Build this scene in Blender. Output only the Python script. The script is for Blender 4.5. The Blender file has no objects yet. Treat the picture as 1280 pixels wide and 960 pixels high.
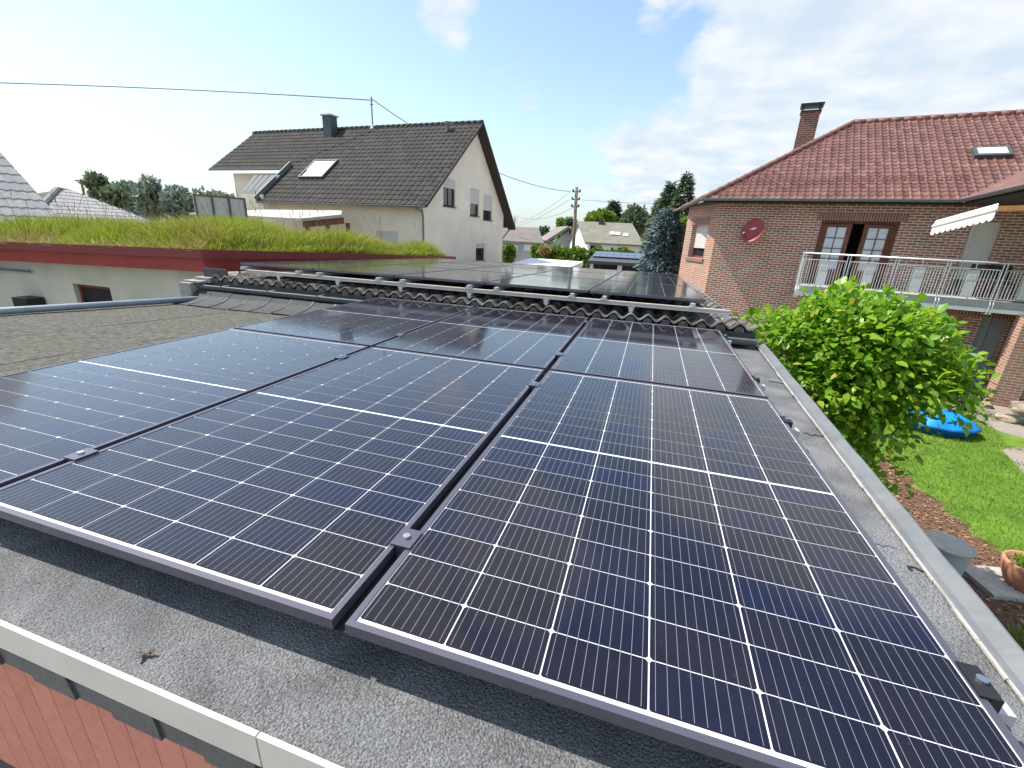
import bpy, bmesh, math, random
import numpy as np
from mathutils import Vector, Matrix
random.seed(7); rng = np.random.default_rng(7)
S = bpy.context.scene; COL = S.collection
R = math.radians

# ------------------------------------------------------------------ camera
YAW, PITCH, ROLL = -.2838, .3312, .0475
CAM = np.array([.4708, -.5374, .7303]); FPX = 548.37
def cam_axes():
    cy, sy, cp, sp = math.cos(YAW), math.sin(YAW), math.cos(PITCH), math.sin(PITCH)
    fwd = np.array([sy*cp, cy*cp, -sp]); right = np.array([cy, -sy, 0.]); up = np.cross(right, fwd)
    r = right*math.cos(ROLL)+up*math.sin(ROLL); u = -right*math.sin(ROLL)+up*math.cos(ROLL)
    return r, u, fwd
RX, UX, FX = cam_axes()
cd = bpy.data.cameras.new('camera'); cam = bpy.data.objects.new('camera', cd); COL.objects.link(cam)
m = Matrix(((RX[0], UX[0], -FX[0], CAM[0]), (RX[1], UX[1], -FX[1], CAM[1]), (RX[2], UX[2], -FX[2], CAM[2]), (0, 0, 0, 1)))
cam.matrix_world = m
cd.sensor_width = 36; cd.lens = 36*FPX/1280; cd.clip_start = .02; cd.clip_end = 3000
S.camera = cam
S.view_settings.view_transform = 'Standard'; S.view_settings.look = 'None'
S.view_settings.gamma = 1; S.view_settings.exposure = 0.97

# ------------------------------------------------------------------ light
SUN_AZ, SUN_EL = R(-87), R(57)          # azimuth measured from +Y towards +X
sd = np.array([math.sin(SUN_AZ)*math.cos(SUN_EL), math.cos(SUN_AZ)*math.cos(SUN_EL), math.sin(SUN_EL)])
sl = bpy.data.lights.new('sun', 'SUN'); sl.energy = 3.6; sl.angle = R(.6); sl.color = (1, .955, .88)
so = bpy.data.objects.new('sun', sl); COL.objects.link(so)
so.rotation_euler = Vector(sd).to_track_quat('Z', 'Y').to_euler()

def ray(x, y):
    return (x-640)/FPX*RX-(y-480)/FPX*UX+FX
W = bpy.data.worlds.new('World'); S.world = W; W.use_nodes = True
nt = W.node_tree; nt.nodes.clear()
def N(nt, t, **k):
    n = nt.nodes.new(t)
    for a, b in k.items(): setattr(n, a, b)
    return n
def L(nt, a, b): nt.links.new(a, b)
def math_(nt, op, a, b=None, c=None, clamp=False):
    n = nt.nodes.new('ShaderNodeMath'); n.operation = op; n.use_clamp = clamp
    for i, v in enumerate((a, b, c)):
        if v is None: continue
        if isinstance(v, (int, float)): n.inputs[i].default_value = v
        else: nt.links.new(v, n.inputs[i])
    return n.outputs[0]
sky = N(nt, 'ShaderNodeTexSky', sky_type='NISHITA'); sky.sun_disc = False
sky.sun_elevation = SUN_EL; sky.sun_rotation = SUN_AZ % (2*math.pi); sky.air_density = 1.25; sky.dust_density = .9; sky.ozone_density = 1.3
tc = N(nt, 'ShaderNodeTexCoord')
sep = N(nt, 'ShaderNodeSeparateXYZ'); L(nt, tc.outputs['Generated'], sep.inputs[0])
zc = math_(nt, 'MAXIMUM', sep.outputs[2], .0); den = math_(nt, 'ADD', zc, .18)
cx = math_(nt, 'DIVIDE', sep.outputs[0], den); cy = math_(nt, 'DIVIDE', sep.outputs[1], den)
cmb = N(nt, 'ShaderNodeCombineXYZ'); L(nt, cx, cmb.inputs[0]); L(nt, cy, cmb.inputs[1])
n1 = N(nt, 'ShaderNodeTexNoise'); n1.inputs['Scale'].default_value = 2.3; n1.inputs['Detail'].default_value = 8; n1.inputs['Roughness'].default_value = .62
n1.inputs['Distortion'].default_value = .5
L(nt, cmb.outputs[0], n1.inputs['Vector'])
# a cloud bank towards the north-east, thinning to the west
def dirn(x, y):
    d = ray(x, y); return d/np.linalg.norm(d)
def dotn(d):
    v = N(nt, 'ShaderNodeVectorMath', operation='DOT_PRODUCT'); L(nt, tc.outputs['Generated'], v.inputs[0]); v.inputs[1].default_value = tuple(d)
    return v.outputs['Value']
def blob(px, py, r0, r1):
    n = N(nt, 'ShaderNodeMapRange', interpolation_type='SMOOTHSTEP'); L(nt, dotn(dirn(px, py)), n.inputs[0])
    n.inputs[1].default_value = math.cos(R(r1)); n.inputs[2].default_value = math.cos(R(r0))
    return n.outputs[0]
bank = None
for b in [(1250, 90, 6, 24), (1010, 190, 4, 15), (1230, 210, 6, 20), (830, 200, 2, 9), (760, 215, 1, 7), (640, 115, 0, 6), (1150, 20, 8, 24), (560, 25, 0, 5), (838, 12, 0, 5), (930, 140, 2, 9)]:
    o = blob(*b); w = .55 if b[3] < 8 else 1.
    o = math_(nt, 'MULTIPLY', o, w)
    bank = o if bank is None else math_(nt, 'MAXIMUM', bank, o)
for az_, el_, r0_, r1_ in ((-62, 44, 3, 15), (-40, 48, 4, 18), (-14, 40, 3, 13), (-92, 36, 2, 14), (10, 75, 4, 22), (150, 45, 5, 40), (60, 60, 3, 25)):
    dv = (math.sin(R(az_))*math.cos(R(el_)), math.cos(R(az_))*math.cos(R(el_)), math.sin(R(el_)))
    n_ = N(nt, 'ShaderNodeMapRange', interpolation_type='SMOOTHSTEP'); L(nt, dotn(dv), n_.inputs[0]); n_.inputs[1].default_value = math.cos(R(r1_)); n_.inputs[2].default_value = math.cos(R(r0_))
    bank = math_(nt, 'MAXIMUM', bank, n_.outputs[0])
base = math_(nt, 'MULTIPLY', bank, .56); base = math_(nt, 'ADD', base, n1.outputs['Fac']); 
mr = N(nt, 'ShaderNodeMapRange', interpolation_type='SMOOTHSTEP'); L(nt, base, mr.inputs[0]); mr.inputs[1].default_value = .72; mr.inputs[2].default_value = .95
cl = math_(nt, 'MULTIPLY', mr.outputs[0], .9)
hz = N(nt, 'ShaderNodeMapRange', interpolation_type='SMOOTHSTEP'); L(nt, sep.outputs[2], hz.inputs[0]); hz.inputs[1].default_value = .26; hz.inputs[2].default_value = 0.
hz.inputs[3].default_value = 0; hz.inputs[4].default_value = .62
mx = N(nt, 'ShaderNodeMix', data_type='RGBA'); L(nt, hz.outputs[0], mx.inputs['Factor']); L(nt, sky.outputs[0], mx.inputs[6]); mx.inputs[7].default_value = (2.75, 3.7, 4.4, 1)
mx2 = N(nt, 'ShaderNodeMix', data_type='RGBA'); L(nt, cl, mx2.inputs['Factor']); L(nt, mx.outputs[2], mx2.inputs[6]); n2 = N(nt, 'ShaderNodeTexNoise'); n2.inputs['Scale'].default_value = 4.2; n2.inputs['Detail'].default_value = 7; L(nt, cmb.outputs[0], n2.inputs['Vector'])
m2 = N(nt, 'ShaderNodeMapRange'); L(nt, n2.outputs['Fac'], m2.inputs[0]); m2.inputs[1].default_value = .36; m2.inputs[2].default_value = .62
mc = N(nt, 'ShaderNodeMix', data_type='RGBA'); L(nt, m2.outputs[0], mc.inputs['Factor']); mc.inputs[6].default_value = (3.3, 3.85, 4.35, 1); mc.inputs[7].default_value = (4.5, 4.6, 4.7, 1); L(nt, mc.outputs[2], mx2.inputs[7])
bg = N(nt, 'ShaderNodeBackground'); bg.inputs[1].default_value = .11; L(nt, mx2.outputs[2], bg.inputs[0])
wo = N(nt, 'ShaderNodeOutputWorld'); L(nt, bg.outputs[0], wo.inputs[0])

# ------------------------------------------------------------------ projection helpers (used to survey the place once)
def zat(x, y, z):
    d = ray(x, y); return CAM+d*(z-CAM[2])/d[2]
def at(x, y, D):
    d = ray(x, y); return CAM+d*D/math.hypot(d[0], d[1])
def onv(x, y, A, B):
    nn = np.array([B[1]-A[1], -(B[0]-A[0]), 0.]); d = ray(x, y)
    return CAM+d*np.dot(np.array([A[0], A[1], 0])-CAM, nn)/np.dot(d, nn)

# ------------------------------------------------------------------ materials
def mat(name, col, rough=.7, metal=0., var=.12, scale=6., bump=0., bscale=60., col2=None, coat=0., spec=.5, detail=5, trans=0., emit=None):
    M = bpy.data.materials.new(name); M.use_nodes = True; t = M.node_tree; p = t.nodes['Principled BSDF']
    p.inputs['Roughness'].default_value = rough; p.inputs['Metallic'].default_value = metal
    p.inputs['Coat Weight'].default_value = coat; p.inputs['Specular IOR Level'].default_value = spec
    tcn = N(t, 'ShaderNodeTexCoord')
    ns = N(t, 'ShaderNodeTexNoise'); ns.inputs['Scale'].default_value = scale; ns.inputs['Detail'].default_value = detail; ns.inputs['Roughness'].default_value = .65
    L(t, tcn.outputs['Object'], ns.inputs['Vector'])
    mrn = N(t, 'ShaderNodeMapRange'); L(t, ns.outputs['Fac'], mrn.inputs[0]); mrn.inputs[1].default_value = .3; mrn.inputs[2].default_value = .7
    mi = N(t, 'ShaderNodeMix', data_type='RGBA'); L(t, mrn.outputs[0], mi.inputs['Factor'])
    c = np.array(col); a = np.clip(c*(1-var), 0, 1); b = np.clip(c*(1+var), 0, 1) if col2 is None else np.array(col2)
    mi.inputs[6].default_value = (*a, 1); mi.inputs[7].default_value = (*b, 1)
    L(t, mi.outputs[2], p.inputs['Base Color'])
    if bump:
        nb = N(t, 'ShaderNodeTexNoise'); nb.inputs['Scale'].default_value = bscale; nb.inputs['Detail'].default_value = 3
        L(t, tcn.outputs['Object'], nb.inputs['Vector'])
        bn = N(t, 'ShaderNodeBump'); bn.inputs['Strength'].default_value = bump; bn.inputs['Distance'].default_value = .02
        L(t, nb.outputs['Fac'], bn.inputs['Height']); L(t, bn.outputs[0], p.inputs['Normal'])
    if emit: p.inputs['Emission Color'].default_value = (*emit, 1); p.inputs['Emission Strength'].default_value = 1
    M['mix'] = mi.name
    return M

def leafmat(name, c1, c2, c3=None, trans=.35, rough=.5, spec=.4):
    M = bpy.data.materials.new(name); M.use_nodes = True; t = M.node_tree; p = t.nodes['Principled BSDF']
    g = N(t, 'ShaderNodeNewGeometry'); cr = N(t, 'ShaderNodeValToRGB'); L(t, g.outputs['Random Per Island'], cr.inputs[0])
    cr.color_ramp.elements[0].color = (*c1, 1); cr.color_ramp.elements[1].color = (*c2, 1)
    if c3: e = cr.color_ramp.elements.new(.93); e.color = (*c2, 1); cr.color_ramp.elements[2].color = (*c3, 1)
    L(t, cr.outputs[0], p.inputs['Base Color']); p.inputs['Roughness'].default_value = rough; p.inputs['Specular IOR Level'].default_value = spec
    tr = N(t, 'ShaderNodeBsdfTranslucent'); L(t, cr.outputs[0], tr.inputs[0])
    ms = N(t, 'ShaderNodeMixShader'); ms.inputs[0].default_value = trans
    L(t, p.outputs[0], ms.inputs[1]); L(t, tr.outputs[0], ms.inputs[2]); L(t, ms.outputs[0], t.nodes['Material Output'].inputs[0])
    return M

def brickmat(name, c1, c2, cm, bw=.25, bh=.0765, mortar=.012, rot=0., bump=.5):
    M = bpy.data.materials.new(name); M.use_nodes = True; t = M.node_tree; p = t.nodes['Principled BSDF']
    uv = N(t, 'ShaderNodeUVMap'); mp = N(t, 'ShaderNodeMapping'); L(t, uv.outputs[0], mp.inputs[0]); mp.inputs['Rotation'].default_value[2] = rot
    b = N(t, 'ShaderNodeTexBrick'); L(t, mp.outputs[0], b.inputs['Vector'])
    b.inputs['Color1'].default_value = (*c1, 1); b.inputs['Color2'].default_value = (*c2, 1); b.inputs['Mortar'].default_value = (*cm, 1)
    b.inputs['Scale'].default_value = 1; b.inputs['Mortar Size'].default_value = mortar; b.inputs['Mortar Smooth'].default_value = .15
    b.inputs['Brick Width'].default_value = bw; b.inputs['Row Height'].default_value = bh; b.inputs['Bias'].default_value = -.1
    ns = N(t, 'ShaderNodeTexNoise'); ns.inputs['Scale'].default_value = 1.3; ns.inputs['Detail'].default_value = 6; L(t, uv.outputs[0], ns.inputs['Vector'])
    n2 = N(t, 'ShaderNodeTexNoise'); n2.inputs['Scale'].default_value = 30; n2.inputs['Detail'].default_value = 4; L(t, uv.outputs[0], n2.inputs['Vector'])
    s = math_(t, 'ADD', math_(t, 'MULTIPLY', ns.outputs['Fac'], .5), math_(t, 'MULTIPLY', n2.outputs['Fac'], .5)); s = math_(t, 'ADD', s, .5)
    hs = N(t, 'ShaderNodeHueSaturation'); L(t, b.outputs['Color'], hs.inputs['Color']); L(t, s, hs.inputs['Value']); L(t, hs.outputs[0], p.inputs['Base Color'])
    p.inputs['Roughness'].default_value = .88
    bn = N(t, 'ShaderNodeBump'); bn.inputs['Strength'].default_value = bump; bn.inputs['Distance'].default_value = .01; bn.invert = True
    L(t, b.outputs['Fac'], bn.inputs['Height']); L(t, bn.outputs[0], p.inputs['Normal'])
    return M

def tilemat(name, cols, rough=.6, lichen=None, lichamt=.5, bump=.25, lscale=3.):
    """one colour per tile from uv cell, plus lichen/weathering patches"""
    M = bpy.data.materials.new(name); M.use_nodes = True; t = M.node_tree; p = t.nodes['Principled BSDF']
    uv = N(t, 'ShaderNodeUVMap'); f = N(t, 'ShaderNodeVectorMath', operation='FLOOR'); L(t, uv.outputs[0], f.inputs[0])
    wn = N(t, 'ShaderNodeTexWhiteNoise', noise_dimensions='2D'); L(t, f.outputs[0], wn.inputs['Vector'])
    cr = N(t, 'ShaderNodeValToRGB'); L(t, wn.outputs['Value'], cr.inputs[0])
    cr.color_ramp.elements[0].color = (*cols[0], 1); cr.color_ramp.elements[1].color = (*cols[-1], 1)
    for i, c in enumerate(cols[1:-1]): e = cr.color_ramp.elements.new((i+1)/(len(cols)-1)); e.color = (*c, 1)
    tcn = N(t, 'ShaderNodeTexCoord'); out = cr.outputs[0]
    ns = N(t, 'ShaderNodeTexNoise'); ns.inputs['Scale'].default_value = lscale; ns.inputs['Detail'].default_value = 9; ns.inputs['Roughness'].default_value = .75; L(t, tcn.outputs['Object'], ns.inputs['Vector'])
    if lichen:
        mrn = N(t, 'ShaderNodeMapRange'); L(t, ns.outputs['Fac'], mrn.inputs[0]); mrn.inputs[1].default_value = .68-.28*lichamt; mrn.inputs[2].default_value = .82-.2*lichamt
        mi = N(t, 'ShaderNodeMix', data_type='RGBA'); L(t, mrn.outputs[0], mi.inputs['Factor']); L(t, out, mi.inputs[6]); mi.inputs[7].default_value = (*lichen, 1); out = mi.outputs[2]
    n3 = N(t, 'ShaderNodeTexNoise'); n3.inputs['Scale'].default_value = 25; n3.inputs['Detail'].default_value = 5; L(t, tcn.outputs['Object'], n3.inputs['Vector'])
    hs = N(t, 'ShaderNodeHueSaturation'); L(t, out, hs.inputs['Color']); L(t, math_(t, 'ADD', math_(t, 'MULTIPLY', n3.outputs['Fac'], .9), .55), hs.inputs['Value'])
    L(t, hs.outputs[0], p.inputs['Base Color']); p.inputs['Roughness'].default_value = rough
    bn = N(t, 'ShaderNodeBump'); bn.inputs['Strength'].default_value = bump; bn.inputs['Distance'].default_value = .01; L(t, n3.outputs['Fac'], bn.inputs['Height']); L(t, bn.outputs[0], p.inputs['Normal'])
    return M

def glassmat(name, tint=(.02, .025, .03), rough=.04):
    M = bpy.data.materials.new(name); M.use_nodes = True; p = M.node_tree.nodes['Principled BSDF']
    p.inputs['Base Color'].default_value = (*tint, 1); p.inputs['Roughness'].default_value = rough; p.inputs['Specular IOR Level'].default_value = .8
    return M

# ------------------------------------------------------------------ mesh tools
def org(o):
    v = np.zeros(3)
    while o is not None: v = v+np.array(o.location); o = o.parent
    return v
def thing(name, label, cat, loc=(0, 0, 0), group=None, kind=None):
    o = bpy.data.objects.new(name, None); COL.objects.link(o); o.location = tuple(float(a) for a in loc); o.empty_display_size = .1
    o['label'] = label; o['category'] = cat
    if group: o['group'] = group
    if kind: o['kind'] = kind
    return o
def tag(o, label=None, cat=None, group=None, kind=None):
    if label: o['label'] = label
    if cat: o['category'] = cat
    if group: o['group'] = group
    if kind: o['kind'] = kind
    return o
def link(me, name, parent=None):
    o = bpy.data.objects.new(name, me); COL.objects.link(o)
    if parent is not None: o.parent = parent
    return o
def copy_tree(o, parent=None, loc=None):
    c = o.copy(); COL.objects.link(c)
    if parent is not None: c.parent = parent
    if loc is not None: c.location = loc
    for ch in list(o.children): copy_tree(ch, c)
    return c

class MB:
    def __init__(s): s.v = []; s.f = []; s.m = []; s.uv = []
    def poly(s, pts, m=0, uv=None):
        i = len(s.v); s.v += [tuple(float(c) for c in p) for p in pts]; s.f.append(tuple(range(i, i+len(pts)))); s.m.append(m)
        s.uv.append(uv if uv is not None else [(0, 0)]*len(pts))
    def box8(s, c, m=0):   # 8 corners: bottom 4 ccw, top 4 ccw
        for q in ((3, 2, 1, 0), (4, 5, 6, 7), (0, 1, 5, 4), (1, 2, 6, 5), (2, 3, 7, 6), (3, 0, 4, 7)):
            P = [np.array(c[k], float) for k in q]
            w = np.linalg.norm(P[1]-P[0]); h = np.linalg.norm(P[2]-P[1]); s.poly(P, m, [(0, 0), (w, 0), (w, h), (0, h)])
    def box(s, a, b, m=0):
        x0, y0, z0 = (min(a[i], b[i]) for i in range(3)); x1, y1, z1 = (max(a[i], b[i]) for i in range(3))
        s.box8([(x0, y0, z0), (x1, y0, z0), (x1, y1, z0), (x0, y1, z0), (x0, y0, z1), (x1, y0, z1), (x1, y1, z1), (x0, y1, z1)], m)
    def obox(s, o, u, v, w, m=0):   # origin and three edge vectors
        o, u, v, w = (np.array(k, float) for k in (o, u, v, w))
        if np.dot(np.cross(u, v), w) < 0: u, v = v, u
        s.box8([o, o+u, o+u+v, o+v, o+w, o+u+w, o+u+v+w, o+v+w], m)
    def tube(s, pts, r, n=8, m=0, cap=True, r2=None):
        pts = [np.array(p, float) for p in pts]; rs = np.linspace(r, r if r2 is None else r2, len(pts)); rings = []
        for k, p in enumerate(pts):
            t = pts[min(k+1, len(pts)-1)]-pts[max(k-1, 0)]; t = t/np.linalg.norm(t)
            a = np.cross(t, [0, 0, 1.] if abs(t[2]) < .9 else [1., 0, 0]); a /= np.linalg.norm(a); b = np.cross(t, a)
            base = len(s.v); s.v += [tuple(p+rs[k]*(math.cos(q)*a+math.sin(q)*b)) for q in np.arange(n)*2*math.pi/n]; rings.append(base)
        for k in range(len(pts)-1):
            for j in range(n):
                j2 = (j+1) % n; s.f.append((rings[k]+j2, rings[k]+j, rings[k+1]+j, rings[k+1]+j2)); s.m.append(m); s.uv.append([(0, 0)]*4)
        if cap:
            s.f.append(tuple(rings[0]+j for j in range(n))); s.m.append(m); s.uv.append([(0, 0)]*n)
            s.f.append(tuple(rings[-1]+n-1-j for j in range(n))); s.m.append(m); s.uv.append([(0, 0)]*n)
    def lathe(s, c, prof, n=24, m=0, sx=1., sy=1.):
        c = np.array(c, float); st = len(s.v)
        for r, z in prof:
            s.v += [tuple(c+np.array([r*sx*math.cos(a), r*sy*math.sin(a), z])) for a in np.arange(n)*2*math.pi/n]
        for k in range(len(prof)-1):
            for j in range(n):
                j2 = (j+1) % n; a = st+k*n; b = a+n; s.f.append((a+j, a+j2, b+j2, b+j)); s.m.append(m); s.uv.append([(0, 0)]*4)
    def wall(s, A, B, z0, z1, holes=(), m=0, reveal=.12, mr=None, thick=0.):
        """vertical wall seen from the side right of A->B; holes are (s0,s1,z0,z1)"""
        A = np.array([A[0], A[1]], float); B = np.array([B[0], B[1]], float); Ln = np.linalg.norm(B-A); e = (B-A)/Ln; no = np.array([e[1], -e[0]])
        P = lambda q, z, d=0: (A[0]+e[0]*q-no[0]*d, A[1]+e[1]*q-no[1]*d, z)
        ss = sorted({0., float(Ln)} | {float(h[i]) for h in holes for i in (0, 1)}); zs = sorted({float(z0), float(z1)} | {float(h[i]) for h in holes for i in (2, 3)})
        ss = [q for q in ss if 0 <= q <= Ln]; zs = [q for q in zs if z0 <= q <= z1]
        for i in range(len(ss)-1):
            for j in range(len(zs)-1):
                a, b, c, d = ss[i], ss[i+1], zs[j], zs[j+1]; mx_, mz = (a+b)/2, (c+d)/2
                if any(h[0] < mx_ < h[1] and h[2] < mz < h[3] for h in holes): continue
                s.poly([P(a, c), P(b, c), P(b, d), P(a, d)], m, [(a, c), (b, c), (b, d), (a, d)])
        for h in holes:
            a, b, c, d = h[:4]; q = mr if mr is not None else m; t = reveal
            s.poly([P(a, c), P(a, d), P(a, d, t), P(a, c, t)], q, [(0, c), (0, d), (t, d), (t, c)])
            s.poly([P(b, d), P(b, c), P(b, c, t), P(b, d, t)], q, [(0, d), (0, c), (t, c), (t, d)])
            s.poly([P(a, d), P(b, d), P(b, d, t), P(a, d, t)], q, [(a, 0), (b, 0), (b, t), (a, t)])
            s.poly([P(b, c), P(a, c), P(a, c, t), P(b, c, t)], q, [(b, 0), (a, 0), (a, t), (b, t)])
        if thick:
            s.poly([P(Ln, z0, thick), P(0, z0, thick), P(0, z1, thick), P(Ln, z1, thick)], m, [(Ln, z0), (0, z0), (0, z1), (Ln, z1)])
    def build(s, name, mats, parent=None, smooth=False, clip=None, weld=False, bevel=0., solid=0.):
        if not isinstance(mats, (list, tuple)): mats = [mats]
        me = bpy.data.meshes.new(name); o0 = org(parent)
        V = np.array(s.v)-o0
        me.from_pydata(V.tolist(), [], s.f)
        for k in mats: me.materials.append(k)
        me.polygons.foreach_set('material_index', s.m)
        ul = me.uv_layers.new(name='UVMap'); flat = [c for f in s.uv for p in f for c in p]; ul.data.foreach_set('uv', flat)
        if clip or weld:
            bm = bmesh.new(); bm.from_mesh(me)
            if weld: bmesh.ops.remove_doubles(bm, verts=bm.verts, dist=1e-5)
            for (p, n_) in (clip or []):
                bmesh.ops.bisect_plane(bm, geom=bm.verts[:]+bm.edges[:]+bm.faces[:], dist=1e-6, plane_co=tuple(np.array(p)-o0), plane_no=tuple(n_), clear_outer=True)
            bm.to_mesh(me); bm.free()
        if smooth: me.polygons.foreach_set('use_smooth', [True]*len(me.polygons))
        me.update(); o = link(me, name, parent)
        if bevel:
            b = o.modifiers.new('bevel', 'BEVEL'); b.width = bevel; b.segments = 2; b.limit_method = 'ANGLE'
        if solid:
            b = o.modifiers.new('solid', 'SOLIDIFY'); b.thickness = solid; b.offset = -1
        return o

def arr(name, V, F, mats, parent=None, smooth=False, mi=None, uv=None):
    me = bpy.data.meshes.new(name); V = np.asarray(V, float)-org(parent); F = np.asarray(F, int); k = F.shape[1]
    me.vertices.add(len(V)); me.vertices.foreach_set('co', V.ravel().astype(np.float32))
    me.loops.add(F.size); me.loops.foreach_set('vertex_index', F.ravel().astype(np.int32))
    me.polygons.add(len(F)); me.polygons.foreach_set('loop_start', (np.arange(len(F))*k).astype(np.int32)); me.polygons.foreach_set('loop_total', np.full(len(F), k, np.int32))
    if not isinstance(mats, (list, tuple)): mats = [mats]
    for q in mats: me.materials.append(q)
    if mi is not None: me.polygons.foreach_set('material_index', np.asarray(mi, np.int32))
    if smooth: me.polygons.foreach_set('use_smooth', np.ones(len(F), bool))
    me.update(calc_edges=True); me.validate()
    return link(me, name, parent)

def tiled(name, O, U, V, poly, pw, ph, amp, step, mats, parent, nseg=6, prof='wave', uvo=(0, 0), thick=.04):
    """profiled tiles on plane O + a*U + b*V clipped to a convex polygon [(a,b)..]"""
    O, U, V = (np.array(k, float) for k in (O, U, V)); Nn = np.cross(U, V); Nn /= np.linalg.norm(Nn)
    poly = [tuple(map(float, p)) for p in poly]; a0 = min(p[0] for p in poly); a1 = max(p[0] for p in poly); b0 = min(p[1] for p in poly); b1 = max(p[1] for p in poly)
    i0, i1 = int(math.floor(a0/pw)), int(math.ceil(a1/pw)); j0, j1 = int(math.floor(b0/ph)), int(math.ceil(b1/ph))
    us = np.arange(i0*nseg, i1*nseg+1)/nseg
    fr = us-np.floor(us)
    if prof == 'wave': h = amp*.5*(1-np.cos(2*math.pi*us))
    elif prof == 'pan': h = amp*np.where(fr < .38, np.sin(math.pi*fr/.38), -.18*np.sin(math.pi*(fr-.38)/.62))
    else: h = amp*np.where(fr < .08, 1., 0.)
    v = []; f = []; uvs = []
    n = len(us)
    for j in range(j0, j1):
        r0 = len(v)
        lip = j*ph
        # low edge bottom, low edge top, upper edge
        drop = step*.9
        sc = .0
        for (b, dz) in ((lip, step-drop), (lip, step), (lip+ph*.5, step*.5), (lip+ph, 0.)):
            for q in range(n):
                bb = b
                if prof == 'pan' and b == lip: bb = b-.035*math.sin(math.pi*fr[q])      # rounded nose
                p = O+U*us[q]*pw+V*bb+Nn*(h[q]+dz); v.append(p)
        for k in range(3):
            for q in range(n-1):
                a = r0+k*n+q; f.append((a, a+1, a+1+n, a+n)); uu = us[q]+.01, us[q+1]-.01
                y0_, y1_ = j+k*.3+.02, j+k*.3+.3
                uvs.append([(uu[0]+uvo[0], y0_), (uu[1]+uvo[0], y0_), (uu[1]+uvo[0], y1_), (uu[0]+uvo[0], y1_)])
    mb = MB(); mb.v = v; mb.f = f; mb.m = [0]*len(f); mb.uv = uvs
    cx_ = sum(p[0] for p in poly)/len(poly); cy_ = sum(p[1] for p in poly)/len(poly); clip = []
    for k in range(len(poly)):
        p, q = poly[k], poly[(k+1) % len(poly)]; d = (q[0]-p[0], q[1]-p[1]); nn = np.array([d[1], -d[0]])
        if nn[0]*(cx_-p[0])+nn[1]*(cy_-p[1]) > 0: nn = -nn
        W3 = U*nn[0]+V*nn[1]; ppp = O+U*p[0]+V*p[1]
        if d[1] == 0 and nn[1] < 0: ppp = ppp-V*.04
        clip.append((ppp, W3/np.linalg.norm(W3)))
    ob = mb.build(name, mats, parent, clip=clip)
    # solid sheet under the tiles so that the roof has thickness
    mb = MB(); top = [O+U*p[0]+V*p[1]-Nn*.012 for p in poly]; bot = [p-Nn*thick for p in top]
    mb.poly(top); mb.poly(bot[::-1])
    for k in range(len(top)):
        k2 = (k+1) % len(top); mb.poly([top[k2], top[k], bot[k], bot[k2]])
    return ob, mb

def ridge_caps(mb, A, B, r=.13, pitch=.35, m=0):
    A = np.array(A, float); B = np.array(B, float); Ln = np.linalg.norm(B-A); n = max(1, int(Ln/pitch)); d = (B-A)/Ln
    for k in range(n):
        p = A+d*(k*Ln/n); q = A+d*((k+1.12)*Ln/n); mb.tube([p, q], r*1.08, 10, m, True, r*.9)

def leaf_quads(C, D, size, aspect=.5, up=None, jit=.3):
    """diamond leaves at C growing along D"""
    n = len(C); D = D/np.linalg.norm(D, axis=1, keepdims=True)
    rr = rng.normal(size=(n, 3)); S_ = np.cross(D, rr); S_ /= np.linalg.norm(S_, axis=1, keepdims=True)+1e-9
    if up is not None:
        S2 = np.cross(D, up); S2 /= np.linalg.norm(S2, axis=1, keepdims=True)+1e-9; S_ = S2+jit*S_; S_ /= np.linalg.norm(S_, axis=1, keepdims=True)
    sz = (size*(.7+.6*rng.random(n)))[:, None]
    V = np.empty((n, 4, 3)); V[:, 0] = C; V[:, 1] = C+D*sz*.45+S_*sz*aspect*.5; V[:, 2] = C+D*sz; V[:, 3] = C+D*sz*.45-S_*sz*aspect*.5
    F = np.arange(n*4).reshape(n, 4); return V.reshape(-1, 3), F
def rdir(n):
    d = rng.normal(size=(n, 3)); return d/np.linalg.norm(d, axis=1, keepdims=True)

# ------------------------------------------------------------------ palette
M = {}
M['bitumen'] = mat('bitumen', (.095, .099, .103), .85, var=.45, scale=260, bump=.7, bscale=190, detail=3, col2=(.29, .295, .30))
t_ = M['bitumen'].node_tree; pb_ = t_.nodes['Principled BSDF']; tc_ = N(t_, 'ShaderNodeTexCoord'); ns_ = N(t_, 'ShaderNodeTexNoise'); ns_.inputs['Scale'].default_value = 3.2; ns_.inputs['Detail'].default_value = 7; ns_.inputs['Distortion'].default_value = 1.2; L(t_, tc_.outputs['Object'], ns_.inputs['Vector'])
rs_ = N(t_, 'ShaderNodeMapRange'); L(t_, ns_.outputs['Fac'], rs_.inputs[0]); rs_.inputs[1].default_value = .35; rs_.inputs[2].default_value = .65; rs_.inputs[3].default_value = .72; rs_.inputs[4].default_value = 1.22
hs_ = N(t_, 'ShaderNodeHueSaturation'); L(t_, pb_.inputs['Base Color'].links[0].from_socket, hs_.inputs['Color']); L(t_, rs_.outputs[0], hs_.inputs['Value']); L(t_, hs_.outputs[0], pb_.inputs['Base Color'])
M['gritmat'] = leafmat('gritmat', (.05, .04, .03), (.30, .26, .20), None, 0., .8)
M['chalk'] = mat('chalk', (.10, .14, .26), .9, var=.3, scale=60)
M['oldbitumen'] = mat('oldbitumen', (.035, .036, .024), .95, var=.3, scale=26, bump=.9, bscale=80, col2=(.165, .16, .13), detail=14)
M['alu'] = mat('alu', (.60, .61, .62), .4, .35, var=.06, scale=20)
M['aluw'] = mat('aluw', (.60, .555, .50), .5, .0, var=.07, scale=9)
M['zinc'] = mat('zinc', (.17, .18, .187), .55, .25, var=.18, scale=8, bump=.1, bscale=20)
M['zincedge'] = mat('zincedge', (.30, .345, .38), .6, .2, var=.15, scale=8)
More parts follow.
